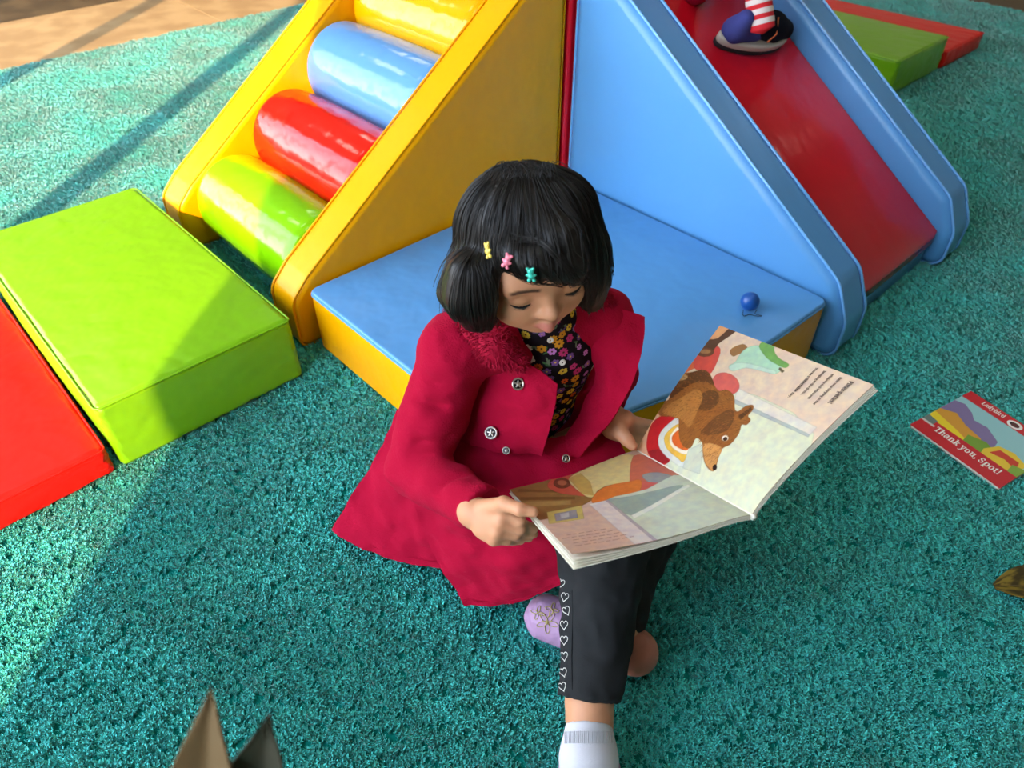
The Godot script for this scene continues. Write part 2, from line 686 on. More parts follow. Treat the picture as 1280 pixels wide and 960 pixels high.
# ---------------------------------------------------------------- soft play set
func loop_of(outline: PackedVector2Array, z: float, inset := 0.0) -> PackedVector3Array:
	var o := PackedVector3Array()
	for q in outline:
		o.append(Vector3(q.x, q.y, z))
	return o

func build_climber() -> void:
	var pipe := 0.0028
	# stairs: x = a, y = up, z = -b
	var st := thing("climbing_steps", "yellow sided foam climbing steps with green, red, blue and yellow padded rolls", "soft steps", ab(0, 0, -0.004), TURN)
	var side := round_poly(PackedVector2Array([Vector2(0.014, 0), Vector2(0.838, 0), Vector2(0.838, 0.125), Vector2(0.79, 0.172), Vector2(0.014, 0.714)]), [0.022, 0.022, 0.05, 0.06, 0.022], 6)
	for z in [[0.0, 0.1], [0.575, 0.68]]:
		var pn := part("side_panel", slab(side, z[0], z[1], 0.016, 5), mats.yellow, st)
		for zz in [z[0] + 0.006, z[1] - 0.006]:
			part("piping", tube(loop_of(side, zz), [pipe], 6, true), mats.yellow, pn)
	var rolls := [[0.678, 0.114, mats.roll_green, "green padded roll"], [0.487, 0.236, mats.roll_red, "red padded roll"], [0.297, 0.366, mats.roll_blue, "blue padded roll"], [0.128, 0.490, mats.roll_yellow, "yellow padded roll"]]
	for r in rolls:
		var prof := PackedVector2Array()
		var rad := 0.116
		var er := 0.03
		prof.append(Vector2(0.0, 0.1))
		for k in 7:
			var f := PI / 2 * k / 6
			prof.append(Vector2(rad - er + er * sin(f), 0.1 + er - er * cos(f)))
		for k in range(1, 10):
			prof.append(Vector2(rad + 0.004 * sin(PI * k / 10.0), lerpf(0.1 + er, 0.575 - er, k / 10.0)))
		for k in 7:
			var f := PI / 2 * k / 6
			prof.append(Vector2(rad - er + er * cos(f), 0.575 - er + er * sin(f)))
		prof.append(Vector2(0.0, 0.575))
		part("roll", lathe(prof, 48, Vector3(0, 0, 1), Vector3(r[0], r[1], 0)), r[2], st, r[3])
	part("base_wedge", slab(PackedVector2Array([Vector2(0.014, 0), Vector2(0.6, 0), Vector2(0.5, 0.1), Vector2(0.014, 0.44)]), 0.101, 0.574, 0.01, 2), mats.yellow, st)
	# platform
	var pf := thing("platform_block", "crimson foam platform block between the steps and the slide", "foam block", ab(0, 0, -0.004), TURN)
	part("block", foam(Vector3(0.655, 0.63, 0.68), Vector3(-0.3275, 0.315, 0.34), 0.012, 0.0, 0.0, 4, 3), mats.crimson, pf)
	# slide: x = b, y = up, z = a
	var sl := thing("slide", "soft slide with blue padded rails and a crimson chute", "slide", ab(0, 0, -0.004), PI / 2)
	var rail := round_poly(PackedVector2Array([Vector2(0.014, 0), Vector2(0.842, 0), Vector2(0.842, 0.10), Vector2(0.80, 0.186), Vector2(0.014, 0.716)]), [0.032, 0.035, 0.07, 0.06, 0.032], 8)
	for z in [[-0.112, 0.0], [-0.662, -0.55]]:
		var rl := part("side_rail", slab(rail, z[0], z[1], 0.026, 6), mats.blue, sl)
		for zz in [z[0] + 0.012, z[1] - 0.012]:
			part("piping", tube(loop_of(rail, zz), [0.0036], 8, true), mats.blue_piping, rl)
	part("chute", slab(PackedVector2Array([Vector2(0.014, 0.59), Vector2(0.76, 0.088), Vector2(0.806, 0.062), Vector2(0.806, 0.1), Vector2(0.014, 0.631)]), -0.551, -0.111, 0.006, 3), mats.crimson, sl, "crimson sliding surface")
	part("base_block", slab(PackedVector2Array([Vector2(0.014, 0), Vector2(0.798, 0), Vector2(0.798, 0.063), Vector2(0.74, 0.098), Vector2(0.014, 0.586)]), -0.549, -0.113, 0.006, 3), mats.blue, sl)
	# corner pad: x = a, y = b, z = up
	var pad := thing("corner_pad", "low square foam pad with blue top and yellow sides before the slide", "foam pad", ab(0, 0, -0.004))
	pad.basis = Basis(UA, UB, Vector3.UP)
	var sq := PackedVector2Array([Vector2(0.012, 0.012), Vector2(0.802, 0.012), Vector2(0.802, 0.47), Vector2(0.775, 0.585), Vector2(0.70, 0.675), Vector2(0.60, 0.722), Vector2(0.45, 0.765), Vector2(0.30, 0.79), Vector2(0.012, 0.80)])
	var pol := round_poly(sq, [0.012, 0.02, 0.1, 0.08, 0.08, 0.08, 0.08, 0.08, 0.02], 4)
	part("side_cover", slab(pol, 0.0, 0.147, 0.008, 3), mats.yellow, pad, "yellow vinyl sides")
	var top := part("top_cover", slab(pol, 0.137, 0.1535, 0.006, 3), mats.blue, pad, "blue vinyl top")
	part("piping", tube(loop_of(pol, 0.1445), [0.0022], 6, true), mats.blue, top)

func foam_mat(called: String, label: String, a0: float, a1: float, b0: float, b1: float, h: float, mat: Material, wr: float, group: String) -> Node3D:
	var t := thing(called, label, "foam mat", ab((a0 + a1) * 0.5, (b0 + b1) * 0.5, -0.0015), TURN, group)
	var w := a1 - a0
	var d := b1 - b0
	var cov := part("cover", foam(Vector3(w, h, d), Vector3(0, h * 0.5, 0), 0.014, 0.007, wr, 26, 4), mat, t)
	var p := PackedVector3Array()
	var ins := 0.012
	for q in [[-1, -1], [1, -1], [1, 1], [-1, 1]]:
		for k in 5:
			var c := Vector3(q[0] * (w * 0.5 - ins), h - 0.004, q[1] * (d * 0.5 - ins))
			var a0_ := atan2(q[1], q[0]) - PI / 4 + PI / 2 * k / 4.0
			p.append(c + Vector3(cos(a0_), 0, sin(a0_)) * 0.0118)
	part("seam", tube(p, [0.0022], 6, true), mat, cov)
	return t

func build_mats() -> void:
	foam_mat("foam_mat", "thick glossy lime green foam mat at the foot of the climbing steps", 0.886, 1.278, -0.705, 0.085, 0.156, mats.green, 0.002, "foam mats")
	foam_mat("foam_mat", "thin bright red foam mat butted against the sunlit green mat", 1.292, 1.80, -0.70, 0.085, 0.066, mats.red, 0.003, "foam mats")
	foam_mat("foam_mat", "thick green foam mat lying behind the slide", -2.03, -1.60, -0.60, 0.195, 0.135, mats.green, 0.003, "foam mats")
	foam_mat("foam_mat", "thin red foam mat behind the slide beyond the green one", -2.44, -2.055, -0.60, 0.20, 0.07, mats.red, 0.003, "foam mats")

# ---------------------------------------------------------------- smooth bodies
class Field:
	var kind := PackedInt32Array()
	var a := PackedVector3Array()
	var b := PackedVector3Array()
	var ra := PackedFloat32Array()
	var rb := PackedFloat32Array()
	var k := PackedFloat32Array()
	var inv: Array[Basis] = []
	var lo := Vector3(1e9, 1e9, 1e9)
	var hi := Vector3(-1e9, -1e9, -1e9)
	var wob := 0.0
	var wob_freq := 20.0
	var nz: FastNoiseLite
	func cone(p: Vector3, q: Vector3, r0: float, r1: float, blend := 0.02, cut := false) -> void:
		kind.append(2 if cut else 0)
		a.append(p); b.append(q); ra.append(r0); rb.append(r1); k.append(blend)
		inv.append(Basis.IDENTITY)
		if not cut:
			var r := Vector3.ONE * (maxf(r0, r1) + 0.004)
			lo = lo.min(p - r).min(q - r)
			hi = hi.max(p + r).max(q + r)
	func chain(ps: Array, rs: Array, blend := 0.02) -> void:
		for j in ps.size() - 1:
			cone(ps[j], ps[j + 1], rs[j], rs[j + 1], blend)
	func ball(c: Vector3, radii: Vector3, turn := Basis.IDENTITY, blend := 0.02, cut := false) -> void:
		kind.append(3 if cut else 1)
		a.append(c); b.append(radii); ra.append(minf(radii.x, minf(radii.y, radii.z))); rb.append(0.0); k.append(blend)
		inv.append(turn.inverse())
		if not cut:
			var r := Vector3.ONE * (maxf(radii.x, maxf(radii.y, radii.z)) + 0.004)
			lo = lo.min(c - r)
			hi = hi.max(c + r)
	func d(p: Vector3) -> float:
		var o := 1.0
		for j in kind.size():
			var t := kind[j]
			var e: float
			if t == 0 or t == 2:
				var pa := p - a[j]
				var ba := b[j] - a[j]
				var h := clampf(pa.dot(ba) / maxf(ba.length_squared(), 1e-9), 0.0, 1.0)
				e = (pa - ba * h).length() - lerpf(ra[j], rb[j], h)
			else:
				var q := inv[j] * (p - a[j])
				var k0 := (q / b[j]).length()
				var k1 := (q / (b[j] * b[j])).length()
				e = k0 * (k0 - 1.0) / k1 if k1 > 1e-6 else -ra[j]
			var kk := k[j]
			if t < 2:
				var h2 := maxf(kk - absf(o - e), 0.0) / kk
				o = minf(o, e) - h2 * h2 * kk * 0.25
			else:
				var h2 := maxf(kk - absf(o + e), 0.0) / kk
				o = maxf(o, -e) + h2 * h2 * kk * 0.25
		if wob > 0.0 and absf(o) < 0.03:
			o += wob * nz.get_noise_3d(p.x * wob_freq, p.y * wob_freq, p.z * wob_freq)
		return o
	func grad(p: Vector3, e := 0.002) -> Vector3:
		return Vector3(d(p + Vector3(e, 0, 0)) - d(p - Vector3(e, 0, 0)), d(p + Vector3(0, e, 0)) - d(p - Vector3(0, e, 0)), d(p + Vector3(0, 0, e)) - d(p - Vector3(0, 0, e))).normalized()

func nets(m: Mb, f: Field, cell: float) -> void:
	var lo := f.lo - Vector3.ONE * cell * 2
	var sz := (f.hi - f.lo) / cell + Vector3.ONE * 4
	var bs := 4
	var bx := ceili(sz.x / bs)
	var by := ceili(sz.y / bs)
	var bz := ceili(sz.z / bs)
	var nx := bx * bs + 1
	var ny := by * bs + 1
	var nz := bz * bs + 1
	var g := PackedFloat32Array()
	g.resize(nx * ny * nz)
	g.fill(9.0)
	var act := []
	var lim := cell * bs * 0.95 + f.wob * 1.2 + cell
	for x in bx:
		for y in by:
			for z in bz:
				var c := lo + Vector3(x + 0.5, y + 0.5, z + 0.5) * cell * bs
				if absf(f.d(c)) > lim: continue
				act.append(Vector3i(x, y, z) * bs)
				for i in bs + 1:
					for j in bs + 1:
						var row := ((x * bs + i) * ny + y * bs + j) * nz + z * bs
						for l in bs + 1:
							if g[row + l] > 8.0:
								g[row + l] = f.d(lo + Vector3(x * bs + i, y * bs + j, z * bs + l) * cell)
	var vid := PackedInt32Array()
	vid.resize(nx * ny * nz)
	vid.fill(-1)
	var sx := ny * nz
	var sy := nz
	for o in act:
		for i in bs:
			for j in bs:
				for l in bs:
					var x: int = o.x + i
					var y: int = o.y + j
					var z: int = o.z + l
					var id := x * sx + y * sy + z
					var v0 := g[id]; var v1 := g[id + 1]; var v2 := g[id + sy]; var v3 := g[id + sy + 1]
					var v4 := g[id + sx]; var v5 := g[id + sx + 1]; var v6 := g[id + sx + sy]; var v7 := g[id + sx + sy + 1]
					var neg := int(v0 < 0) + int(v1 < 0) + int(v2 < 0) + int(v3 < 0) + int(v4 < 0) + int(v5 < 0) + int(v6 < 0) + int(v7 < 0)
					if neg == 0 or neg == 8: continue
					var s := Vector3.ZERO
					var w := 0
					if (v0 < 0) != (v1 < 0): s += Vector3(0, 0, v0 / (v0 - v1)); w += 1
					if (v2 < 0) != (v3 < 0): s += Vector3(0, 1, v2 / (v2 - v3)); w += 1
					if (v4 < 0) != (v5 < 0): s += Vector3(1, 0, v4 / (v4 - v5)); w += 1
					if (v6 < 0) != (v7 < 0): s += Vector3(1, 1, v6 / (v6 - v7)); w += 1
					if (v0 < 0) != (v2 < 0): s += Vector3(0, v0 / (v0 - v2), 0); w += 1
					if (v1 < 0) != (v3 < 0): s += Vector3(0, v1 / (v1 - v3), 1); w += 1
					if (v4 < 0) != (v6 < 0): s += Vector3(1, v4 / (v4 - v6), 0); w += 1
					if (v5 < 0) != (v7 < 0): s += Vector3(1, v5 / (v5 - v7), 1); w += 1
					if (v0 < 0) != (v4 < 0): s += Vector3(v0 / (v0 - v4), 0, 0); w += 1
					if (v1 < 0) != (v5 < 0): s += Vector3(v1 / (v1 - v5), 0, 1); w += 1
					if (v2 < 0) != (v6 < 0): s += Vector3(v2 / (v2 - v6), 1, 0); w += 1
					if (v3 < 0) != (v7 < 0): s += Vector3(v3 / (v3 - v7), 1, 1); w += 1
					var nn := Vector3(v4 + v5 + v6 + v7 - v0 - v1 - v2 - v3, v2 + v3 + v6 + v7 - v0 - v1 - v4 - v5, v1 + v3 + v5 + v7 - v0 - v2 - v4 - v6)
					vid[id] = m.add(lo + (Vector3(x, y, z) + s / w) * cell, nn.normalized())
	for o in act:
		for i in bs:
			for j in bs:
				for l in bs:
					var x: int = o.x + i
					var y: int = o.y + j
					var z: int = o.z + l
					var id := x * sx + y * sy + z
					if vid[id] < 0: continue
					var s0 := g[id] < 0
					if y > 0 and z > 0 and s0 != (g[id + sx] < 0):
						quad_if(m, vid[id], vid[id - sy], vid[id - sy - 1], vid[id - 1])
					if x > 0 and z > 0 and s0 != (g[id + sy] < 0):
						quad_if(m, vid[id], vid[id - sx], vid[id - sx - 1], vid[id - 1])
					if x > 0 and y > 0 and s0 != (g[id + 1] < 0):
						quad_if(m, vid[id], vid[id - sx], vid[id - sx - sy], vid[id - sy])

func quad_if(m: Mb, a: int, b: int, c: int, d: int) -> void:
	if a >= 0 and b >= 0 and c >= 0 and d >= 0:
		m.quad(a, b, c, d)

func field_mesh(f: Field, cell: float) -> ArrayMesh:
	var m := Mb.new()
	nets(m, f, cell)
	m.smooth(0.0)
	return m.mesh()

func lin(r: float, g: float, b: float) -> Color:
	return Color(r, g, b).srgb_to_linear()

# ---------------------------------------------------------------- the reading child
const HEAD_AT := Vector3(0.016, 0.604, -0.728)
var head_basis := Basis(Vector3.UP, deg_to_rad(20.0)) * Basis(Vector3.RIGHT, deg_to_rad(11.5)) * Basis(Vector3(0, 0, 1), deg_to_rad(5.5))
const HEAD_SIZE := 0.94

func hd(x: float, y: float, z: float) -> Vector3:
	return HEAD_AT + head_basis * (Vector3(x, y, z) * HEAD_SIZE)

func girl_materials() -> void:
	var skin := plain(Color.WHITE, 0.5, 0.4)
	skin.vertex_color_use_as_albedo = true
	skin.subsurf_scatter_enabled = true
	skin.subsurf_scatter_strength = 0.12
	mats.skin = skin
	mats.hair = plain(Color(0.062, 0.050, 0.042), 0.46, 0.45)
	mats.coat = cloth(Color(0.60, 0.016, 0.165), mats.felt, 9.0, 0.5, 0.35)
	mats.fur = plain(Color(0.60, 0.018, 0.165), 0.8, 0.3)
	mats.trousers = cloth(Color(0.155, 0.16, 0.165), mats.weave, 12.0, 0.4, 0.25)
	mats.sock = cloth(Color(0.80, 0.80, 0.83), mats.weave, 16.0, 0.8, 0.3)
	mats.lilac = plain(Color(0.62, 0.49, 0.62), 0.55, 0.4)
	mats.tan = plain(Color(0.72, 0.47, 0.40), 0.5, 0.4)
	mats.silver = plain(Color(0.80, 0.78, 0.74), 0.28, 0.5, 0.9)
	mats.dark_metal = plain(Color(0.12, 0.11, 0.12), 0.4, 0.5, 0.5)
	mats.white = plain(Color(0.86, 0.85, 0.82), 0.4)
	mats.lash = plain(Color(0.04, 0.03, 0.03), 0.6)

func hand_right(f: Field) -> void:
	# closed round the page edge, thumb on top
	var w := pt(592, 640, 0.915)
	f.cone(pt(560, 612, 0.97), w, 0.019, 0.0175, 0.01)
	f.cone(w, pt(613, 644, 0.897), 0.0175, 0.0135, 0.010)
	f.cone(w, pt(609, 660, 0.902), 0.0165, 0.0125, 0.010)
	var mcp := [pt(629, 640, 0.880), pt(625, 653, 0.880), pt(621, 665, 0.886), pt(617, 674, 0.894)]
	var pip := [pt(650, 651, 0.880), pt(650, 661, 0.886), pt(644, 668, 0.894), pt(634, 675, 0.902)]
	var dip := [pt(654, 656, 0.899), pt(654, 665, 0.906), pt(649, 671, 0.912), pt(640, 676, 0.917)]
	var tip := [pt(668, 660, 0.908), pt(667, 667, 0.915), pt(661, 672, 0.920), pt(651, 676, 0.924)]
	var rr := [0.0072, 0.0074, 0.0071, 0.0063]
	for j in 4:
		f.cone(pt(603, 645 + j * 6, 0.902), mcp[j], 0.0095, 0.0082, 0.008)
		f.cone(mcp[j], pip[j], 0.0080, rr[j], 0.0032)
		f.cone(pip[j], dip[j], rr[j], rr[j] * 0.92, 0.0028)
		f.cone(dip[j], tip[j], rr[j] * 0.9, rr[j] * 0.8, 0.0028)
	f.chain([pt(606, 636, 0.900), pt(630, 630, 0.872), pt(650, 637, 0.858), pt(667, 640, 0.857)], [0.0125, 0.0092, 0.0076, 0.0064], 0.0045)

func hand_left(f: Field) -> void:
	var w := pt(757, 516, 1.075)
	f.cone(pt(752, 500, 1.10), w, 0.021, 0.0195, 0.01)
	f.cone(w, pt(774, 527, 1.062), 0.0195, 0.016, 0.012)
	f.cone(w, pt(770, 534, 1.06), 0.018, 0.014, 0.012)
	var mcp := [pt(783, 522, 1.058), pt(781, 529, 1.066), pt(778, 537, 1.072), pt(774, 545, 1.076)]
	var pip := [pt(799, 528, 1.072), pt(797, 537, 1.08), pt(793, 546, 1.085), pt(787, 554, 1.088)]
	var tip := [pt(816, 530, 1.078), pt(815, 541, 1.086), pt(810, 552, 1.09), pt(802, 560, 1.092)]
	for j in 4:
		f.cone(pt(766, 523 + j * 5, 1.066), mcp[j], 0.012, 0.0085, 0.012)
		f.cone(mcp[j], pip[j], 0.008, 0.007, 0.006)
		f.cone(pip[j], tip[j], 0.007, 0.0058, 0.004)
	f.chain([pt(769, 528, 1.055), pt(776, 541, 1.043), pt(784, 550, 1.037), pt(791, 558, 1.034)], [0.013, 0.0096, 0.0078, 0.0066], 0.008)

func girl_head(f: Field) -> void:
	var e := head_basis
	var s := HEAD_SIZE
	f.ball(hd(0, 0.032, -0.002), Vector3(0.064, 0.066, 0.068) * s, e, 0.01)
	f.ball(hd(0, 0.028, 0.026), Vector3(0.060, 0.050, 0.052) * s, e, 0.03)
	f.ball(hd(0, -0.022, 0.024), Vector3(0.056, 0.056, 0.049) * s, e, 0.03)
	for x in [-1.0, 1.0]:
		f.ball(hd(x * 0.032, -0.036, 0.044), Vector3(0.024, 0.024, 0.026) * s, e, 0.03)
	f.ball(hd(0, -0.055, 0.026), Vector3(0.044, 0.034, 0.040) * s, e, 0.025)
	f.ball(hd(0, -0.075, 0.052), Vector3(0.016, 0.013, 0.014) * s, e, 0.02)
	f.cone(hd(-0.038, 0.013, 0.064), hd(0.038, 0.013, 0.064), 0.012 * s, 0.012 * s, 0.02)
	for x in [-1.0, 1.0]:
		f.ball(hd(x * 0.031, -0.004, 0.090), Vector3(0.017, 0.012, 0.014) * s, e, 0.014, true)
	for x in [-1.0, 1.0]:
		f.ball(hd(x * 0.031, -0.005, 0.0625), Vector3(0.0155, 0.0125, 0.0145) * s, e, 0.004)
	f.cone(hd(0, 0.006, 0.0715), hd(0, -0.022, 0.0845), 0.0056 * s, 0.0070 * s, 0.009)
	f.ball(hd(0, -0.027, 0.0875), Vector3(0.0092, 0.0080, 0.0088) * s, e, 0.008)
	for x in [-1.0, 1.0]:
		f.ball(hd(x * 0.0108, -0.031, 0.0790), Vector3(0.0060, 0.0055, 0.0070) * s, e, 0.007)
		f.cone(hd(x * 0.018, -0.054, 0.0675), hd(0, -0.0520, 0.0790), 0.0030 * s, 0.0048 * s, 0.006)
		f.cone(hd(x * 0.016, -0.0575, 0.0665), hd(0, -0.0600, 0.0790), 0.0032 * s, 0.0060 * s, 0.006)
		f.ball(hd(x * 0.070, -0.012, -0.008), Vector3(0.010, 0.028, 0.017) * s, e, 0.01)

func skin_tone(p: Vector3) -> Color:
	var base := lin(0.78, 0.56, 0.42)
	var q := head_basis.inverse() * (p - HEAD_AT) / HEAD_SIZE
	if q.length() > 0.2:
		return base
	var x := absf(q.x)
	var c := base
	# lips
	var lip := 1.0 - smoothstep(0.75, 1.05, Vector2(x / 0.0195, (q.y + 0.0560) / 0.0088).length())
	if q.z > 0.05:
		c = c.lerp(lin(0.76, 0.45, 0.41), lip * 0.8)
		# eyebrows
		var by := 0.0165 - 9.0 * (x - 0.028) * (x - 0.028)
		var bw := (1.0 - smoothstep(0.0022, 0.0042, absf(q.y - by))) * smoothstep(0.010, 0.016, x) * (1.0 - smoothstep(0.044, 0.050, x))
		c = c.lerp(lin(0.13, 0.09, 0.07), bw * 0.9)
	# hair roots on the scalp
	var hair := smoothstep(0.046, 0.056, q.y + 0.12 * maxf(0.0, 0.06 - q.z))
	c = c.lerp(lin(0.10, 0.08, 0.065), hair)
	return c

func build_girl() -> void:
	girl_materials()
	var base := Vector3(-0.01, 0.15, -0.84)
	var me := seen_thing("person", "child in a crimson coat sitting cross-legged on the pad reading a picture book", "person", base)
	# joints
	var sh_r := pt(572, 436, 0.985)
	var sh_l := pt(752, 402, 1.04)
	var el_r := pt(519, 584, 1.03)
	var cuff_r := pt(601, 635, 0.925)
	var el_l := pt(764, 466, 1.125)
	var cuff_l := pt(757, 506, 1.092)
	var chest := Vector3(0.03, 0.395, -0.835)
	var waist := Vector3(0.005, 0.29, -0.84)
	var hips := Vector3(-0.01, 0.225, -0.845)
	var neck := Vector3(0.035, 0.475, -0.80)
	var knee_r := pt(752, 684, 1.055)
	var hem_r := ph(736, 866, 0.075)
	var knee_l := pt(805, 655, 1.125)
	var ank_l := ph(776, 792, 0.05)
	# body: one surface
	var m := Mb.new()
	var f := Field.new()
	girl_head(f)
	f.cone(hd(0, -0.04, -0.03), neck, 0.036, 0.040, 0.02)
	nets(m, f, 0.0025)
	for hand in 2:
		var g := Field.new()
		if hand == 0: hand_right(g)
		else: hand_left(g)
		nets(m, g, 0.0019)
	var t := Field.new()
	t.cone(neck + Vector3(0, 0.01, 0), chest, 0.036, 0.062, 0.03)
	t.cone(chest, waist, 0.064, 0.062, 0.03)
	t.cone(waist, hips, 0.062, 0.07, 0.03)
	t.cone(sh_r.lerp(chest, 0.2), sh_l.lerp(chest, 0.2), 0.034, 0.034, 0.03)
	t.chain([sh_r, el_r, pt(575, 620, 0.955)], [0.03, 0.026, 0.021], 0.02)
	t.chain([sh_l, el_l, pt(754, 503, 1.095)], [0.03, 0.026, 0.021], 0.02)
	t.chain([hips + Vector3(-0.04, 0, 0.02), knee_r, hem_r + Vector3(0, 0, 0.01), ph(737, 908, 0.062), ph(736, 960, 0.05)], [0.05, 0.038, 0.029, 0.0265, 0.027], 0.02)
	t.chain([hips + Vector3(0.05, 0, 0.01), knee_l, ank_l], [0.05, 0.038, 0.027], 0.02)
	nets(m, t, 0.010)
	m.smooth(0.0)
	for k in m.v.size():
		m.c[k] = skin_tone(m.v[k])
	var body := seen_part("body", m.mesh(), mats.skin, me, base, "skin of face, hands and ankle")
	# lash lines of the lowered lids and a hint of lashes
	for x in [-1.0, 1.0]:
		var lm := Mb.new()
		var pts := spline(PackedVector3Array([hd(x * 0.0455, -0.0115, 0.0685), hd(x * 0.039, -0.0140, 0.0738), hd(x * 0.031, -0.0152, 0.0762), hd(x * 0.023, -0.0138, 0.0748), hd(x * 0.0175, -0.0110, 0.0712)]), 16)
		tube_into(lm, pts, [0.0004, 0.0009, 0.0012, 0.0012, 0.0012, 0.0012, 0.0012, 0.0012, 0.0012, 0.0012, 0.0012, 0.0012, 0.0012, 0.0012, 0.0009, 0.0007, 0.0004], 5)
		for k in range(1, 15):
			var r := pts[k]
			var fan: float = (k - 8) * -0.03 * x
			tube_into(lm, PackedVector3Array([r, r + head_basis * Vector3(-fan * 0.1, -0.0010, 0.0018), r + head_basis * Vector3(-fan * 0.13, -0.0012, 0.0034)]), [0.0004, 0.0003, 0.0001], 3)
		seen_part("eyelashes", lm.mesh(), mats.lash, me, base)
	build_hair(me, base)
	build_dress_and_coat(me, base, sh_r, sh_l, el_r, cuff_r, el_l, cuff_l, chest, waist, hips, neck)
	build_legs(me, base, hips, knee_r, hem_r, knee_l, ank_l)

func build_hair(me: Node3D, base: Vector3) -> void:
	var s := HEAD_SIZE
	var f := Field.new()
	f.nz = noise
	f.ball(hd(0, 0.036, 0.0), Vector3(0.078, 0.073, 0.075) * s, head_basis, 0.02)
	f.ball(hd(0.0, 0.0, -0.03), Vector3(0.077, 0.075, 0.050) * s, head_basis, 0.025)
	# side falling past her left cheek
	f.chain([pt(708, 262, 0.81), pt(731, 315, 0.84), pt(739, 350, 0.865), pt(741, 378, 0.88)], [0.028, 0.020, 0.0155, 0.011], 0.03)
	f.chain([pt(718, 300, 0.805), pt(730, 340, 0.835), pt(732, 370, 0.865)], [0.016, 0.012, 0.008], 0.02)
	# gathered lock over her right ear
	f.chain([pt(607, 320, 0.79), pt(594, 345, 0.79), pt(590, 367, 0.802), pt(597, 389, 0.825), pt(614, 401, 0.85)], [0.014, 0.028, 0.030, 0.022, 0.008], 0.012)
	f.chain([pt(576, 340, 0.83), pt(568, 365, 0.84), pt(572, 392, 0.85)], [0.02, 0.016, 0.008], 0.02)
	# fringe swept to the clips
	f.chain([pt(700, 300, 0.752), pt(712, 330, 0.765), pt(722, 345, 0.785)], [0.022, 0.014, 0.007], 0.025)
	f.chain([pt(640, 318, 0.752), pt(668, 330, 0.748), pt(700, 336, 0.756)], [0.014, 0.012, 0.012], 0.02)
	# the bared forehead and face
	f.ball(hd(-0.006, -0.03, 0.072), Vector3(0.060, 0.077, 0.060) * s, head_basis, 0.008, true)
	var m := Mb.new()
	nets(m, f, 0.0035)
	m.smooth(0.0)
	# strand grooves running from the crown
	var crown := hd(0.012, 0.125, -0.045)
	var axis := (crown - hd(0, 0.02, -0.01)).normalized()
	var side := axis.cross(Vector3.FORWARD).normalized()
	var up2 := axis.cross(side)
	for k in m.v.size():
		var q := m.v[k] - hd(0, 0.02, -0.01)
		var an := atan2(q.dot(side), q.dot(up2))
		var ar := q.normalized().dot(axis)
		var gr := noise.get_noise_3d(cos(an) * 9.0, sin(an) * 9.0, ar * 1.5) * 0.002 + noise.get_noise_3d(cos(an) * 30.0, sin(an) * 30.0, ar * 2.0 + 7.0) * 0.0009
		m.v[k] += m.n[k] * gr
	m.smooth(0.0)
	var hair := seen_part("hair", m.mesh(), mats.hair, me, base, "dark brown bob with a side lock")
	# loose strands over the mass
	var rng := RandomNumberGenerator.new()
	rng.seed = 77
	var sm := Mb.new()
	for k in 1200:
		var st: Vector3
		var dir: Vector3
		var a := rng.randf() * TAU
		var lift := rng.randf_range(0.0004, 0.0022)
		var steps := 16
		var mode := rng.randf()
		if mode < 0.50:
			var el := rng.randf_range(0.05, 1.45)
			st = hd(0, 0.03, -0.02) + (axis * cos(el) + (side * cos(a) + up2 * sin(a)) * sin(el)) * 0.085
		elif mode < 0.62:
			st = pt(rng.randf_range(622, 700), rng.randf_range(275, 336), 0.742)
		elif mode < 0.80:
			st = pt(rng.randf_range(585, 618), rng.randf_range(316, 350), 0.765)
		else:
			st = pt(rng.randf_range(695, 742), rng.randf_range(250, 345), 0.80)
		var path := PackedVector3Array()
		var p := st
		for j in 3:
			p -= f.grad(p) * f.d(p)
		if f.d(p) > 0.004: continue
		var ok := true
		var wander := rng.randf_range(-0.35, 0.35)
		for j in steps:
			var g := f.grad(p)
			p -= g * (f.d(p) - lift * (1.0 + 0.06 * j))
			path.append(p)
			var away := p - crown
			dir = away - axis * away.dot(axis) * 0.3
			if mode >= 0.50 and mode < 0.62:
				dir = pt(752, 352 + wander * 60.0, 0.84) - p
			elif mode >= 0.62 and mode < 0.80:
				dir = pt(597, 400, 0.83) - p + Vector3(wander * 0.03, 0, 0)
			elif mode >= 0.80:
				dir = Vector3(0.01 + wander * 0.02, -0.07, 0.004)
			if dir.length() < 0.02 and mode >= 0.62: break
			dir = dir.normalized() + Vector3(0, -0.5, 0) + side * wander * 0.4
			dir = (dir - g * dir.dot(g)).normalized()
			p += dir * rng.randf_range(0.005, 0.0065)
		if path.size() < 5: continue
		var rad := rng.randf_range(0.0003, 0.0007)
		var rs := []
		for j in path.size():
			rs.append(rad * (0.35 + 0.65 * sin(PI * (j + 0.6) / (path.size() + 0.2))))
		tube_into(sm, path, rs, 4)
	# flyaways at the crown, the side and the lock
	for q in [[660, 208, 0.74, -30, 6], [648, 207, 0.74, 24, 4], [672, 209, 0.74, 30, 8], [640, 212, 0.75, -26, 10]]:
		tube_into(sm, spline(PackedVector3Array([pt(q[0], q[1] + 6, q[2]), pt(q[0] + q[3] * 0.4, q[1] - 4, q[2]), pt(q[0] + q[3], q[1] + q[4] - 4, q[2])]), 10), [0.0006, 0.0005, 0.0003], 4)
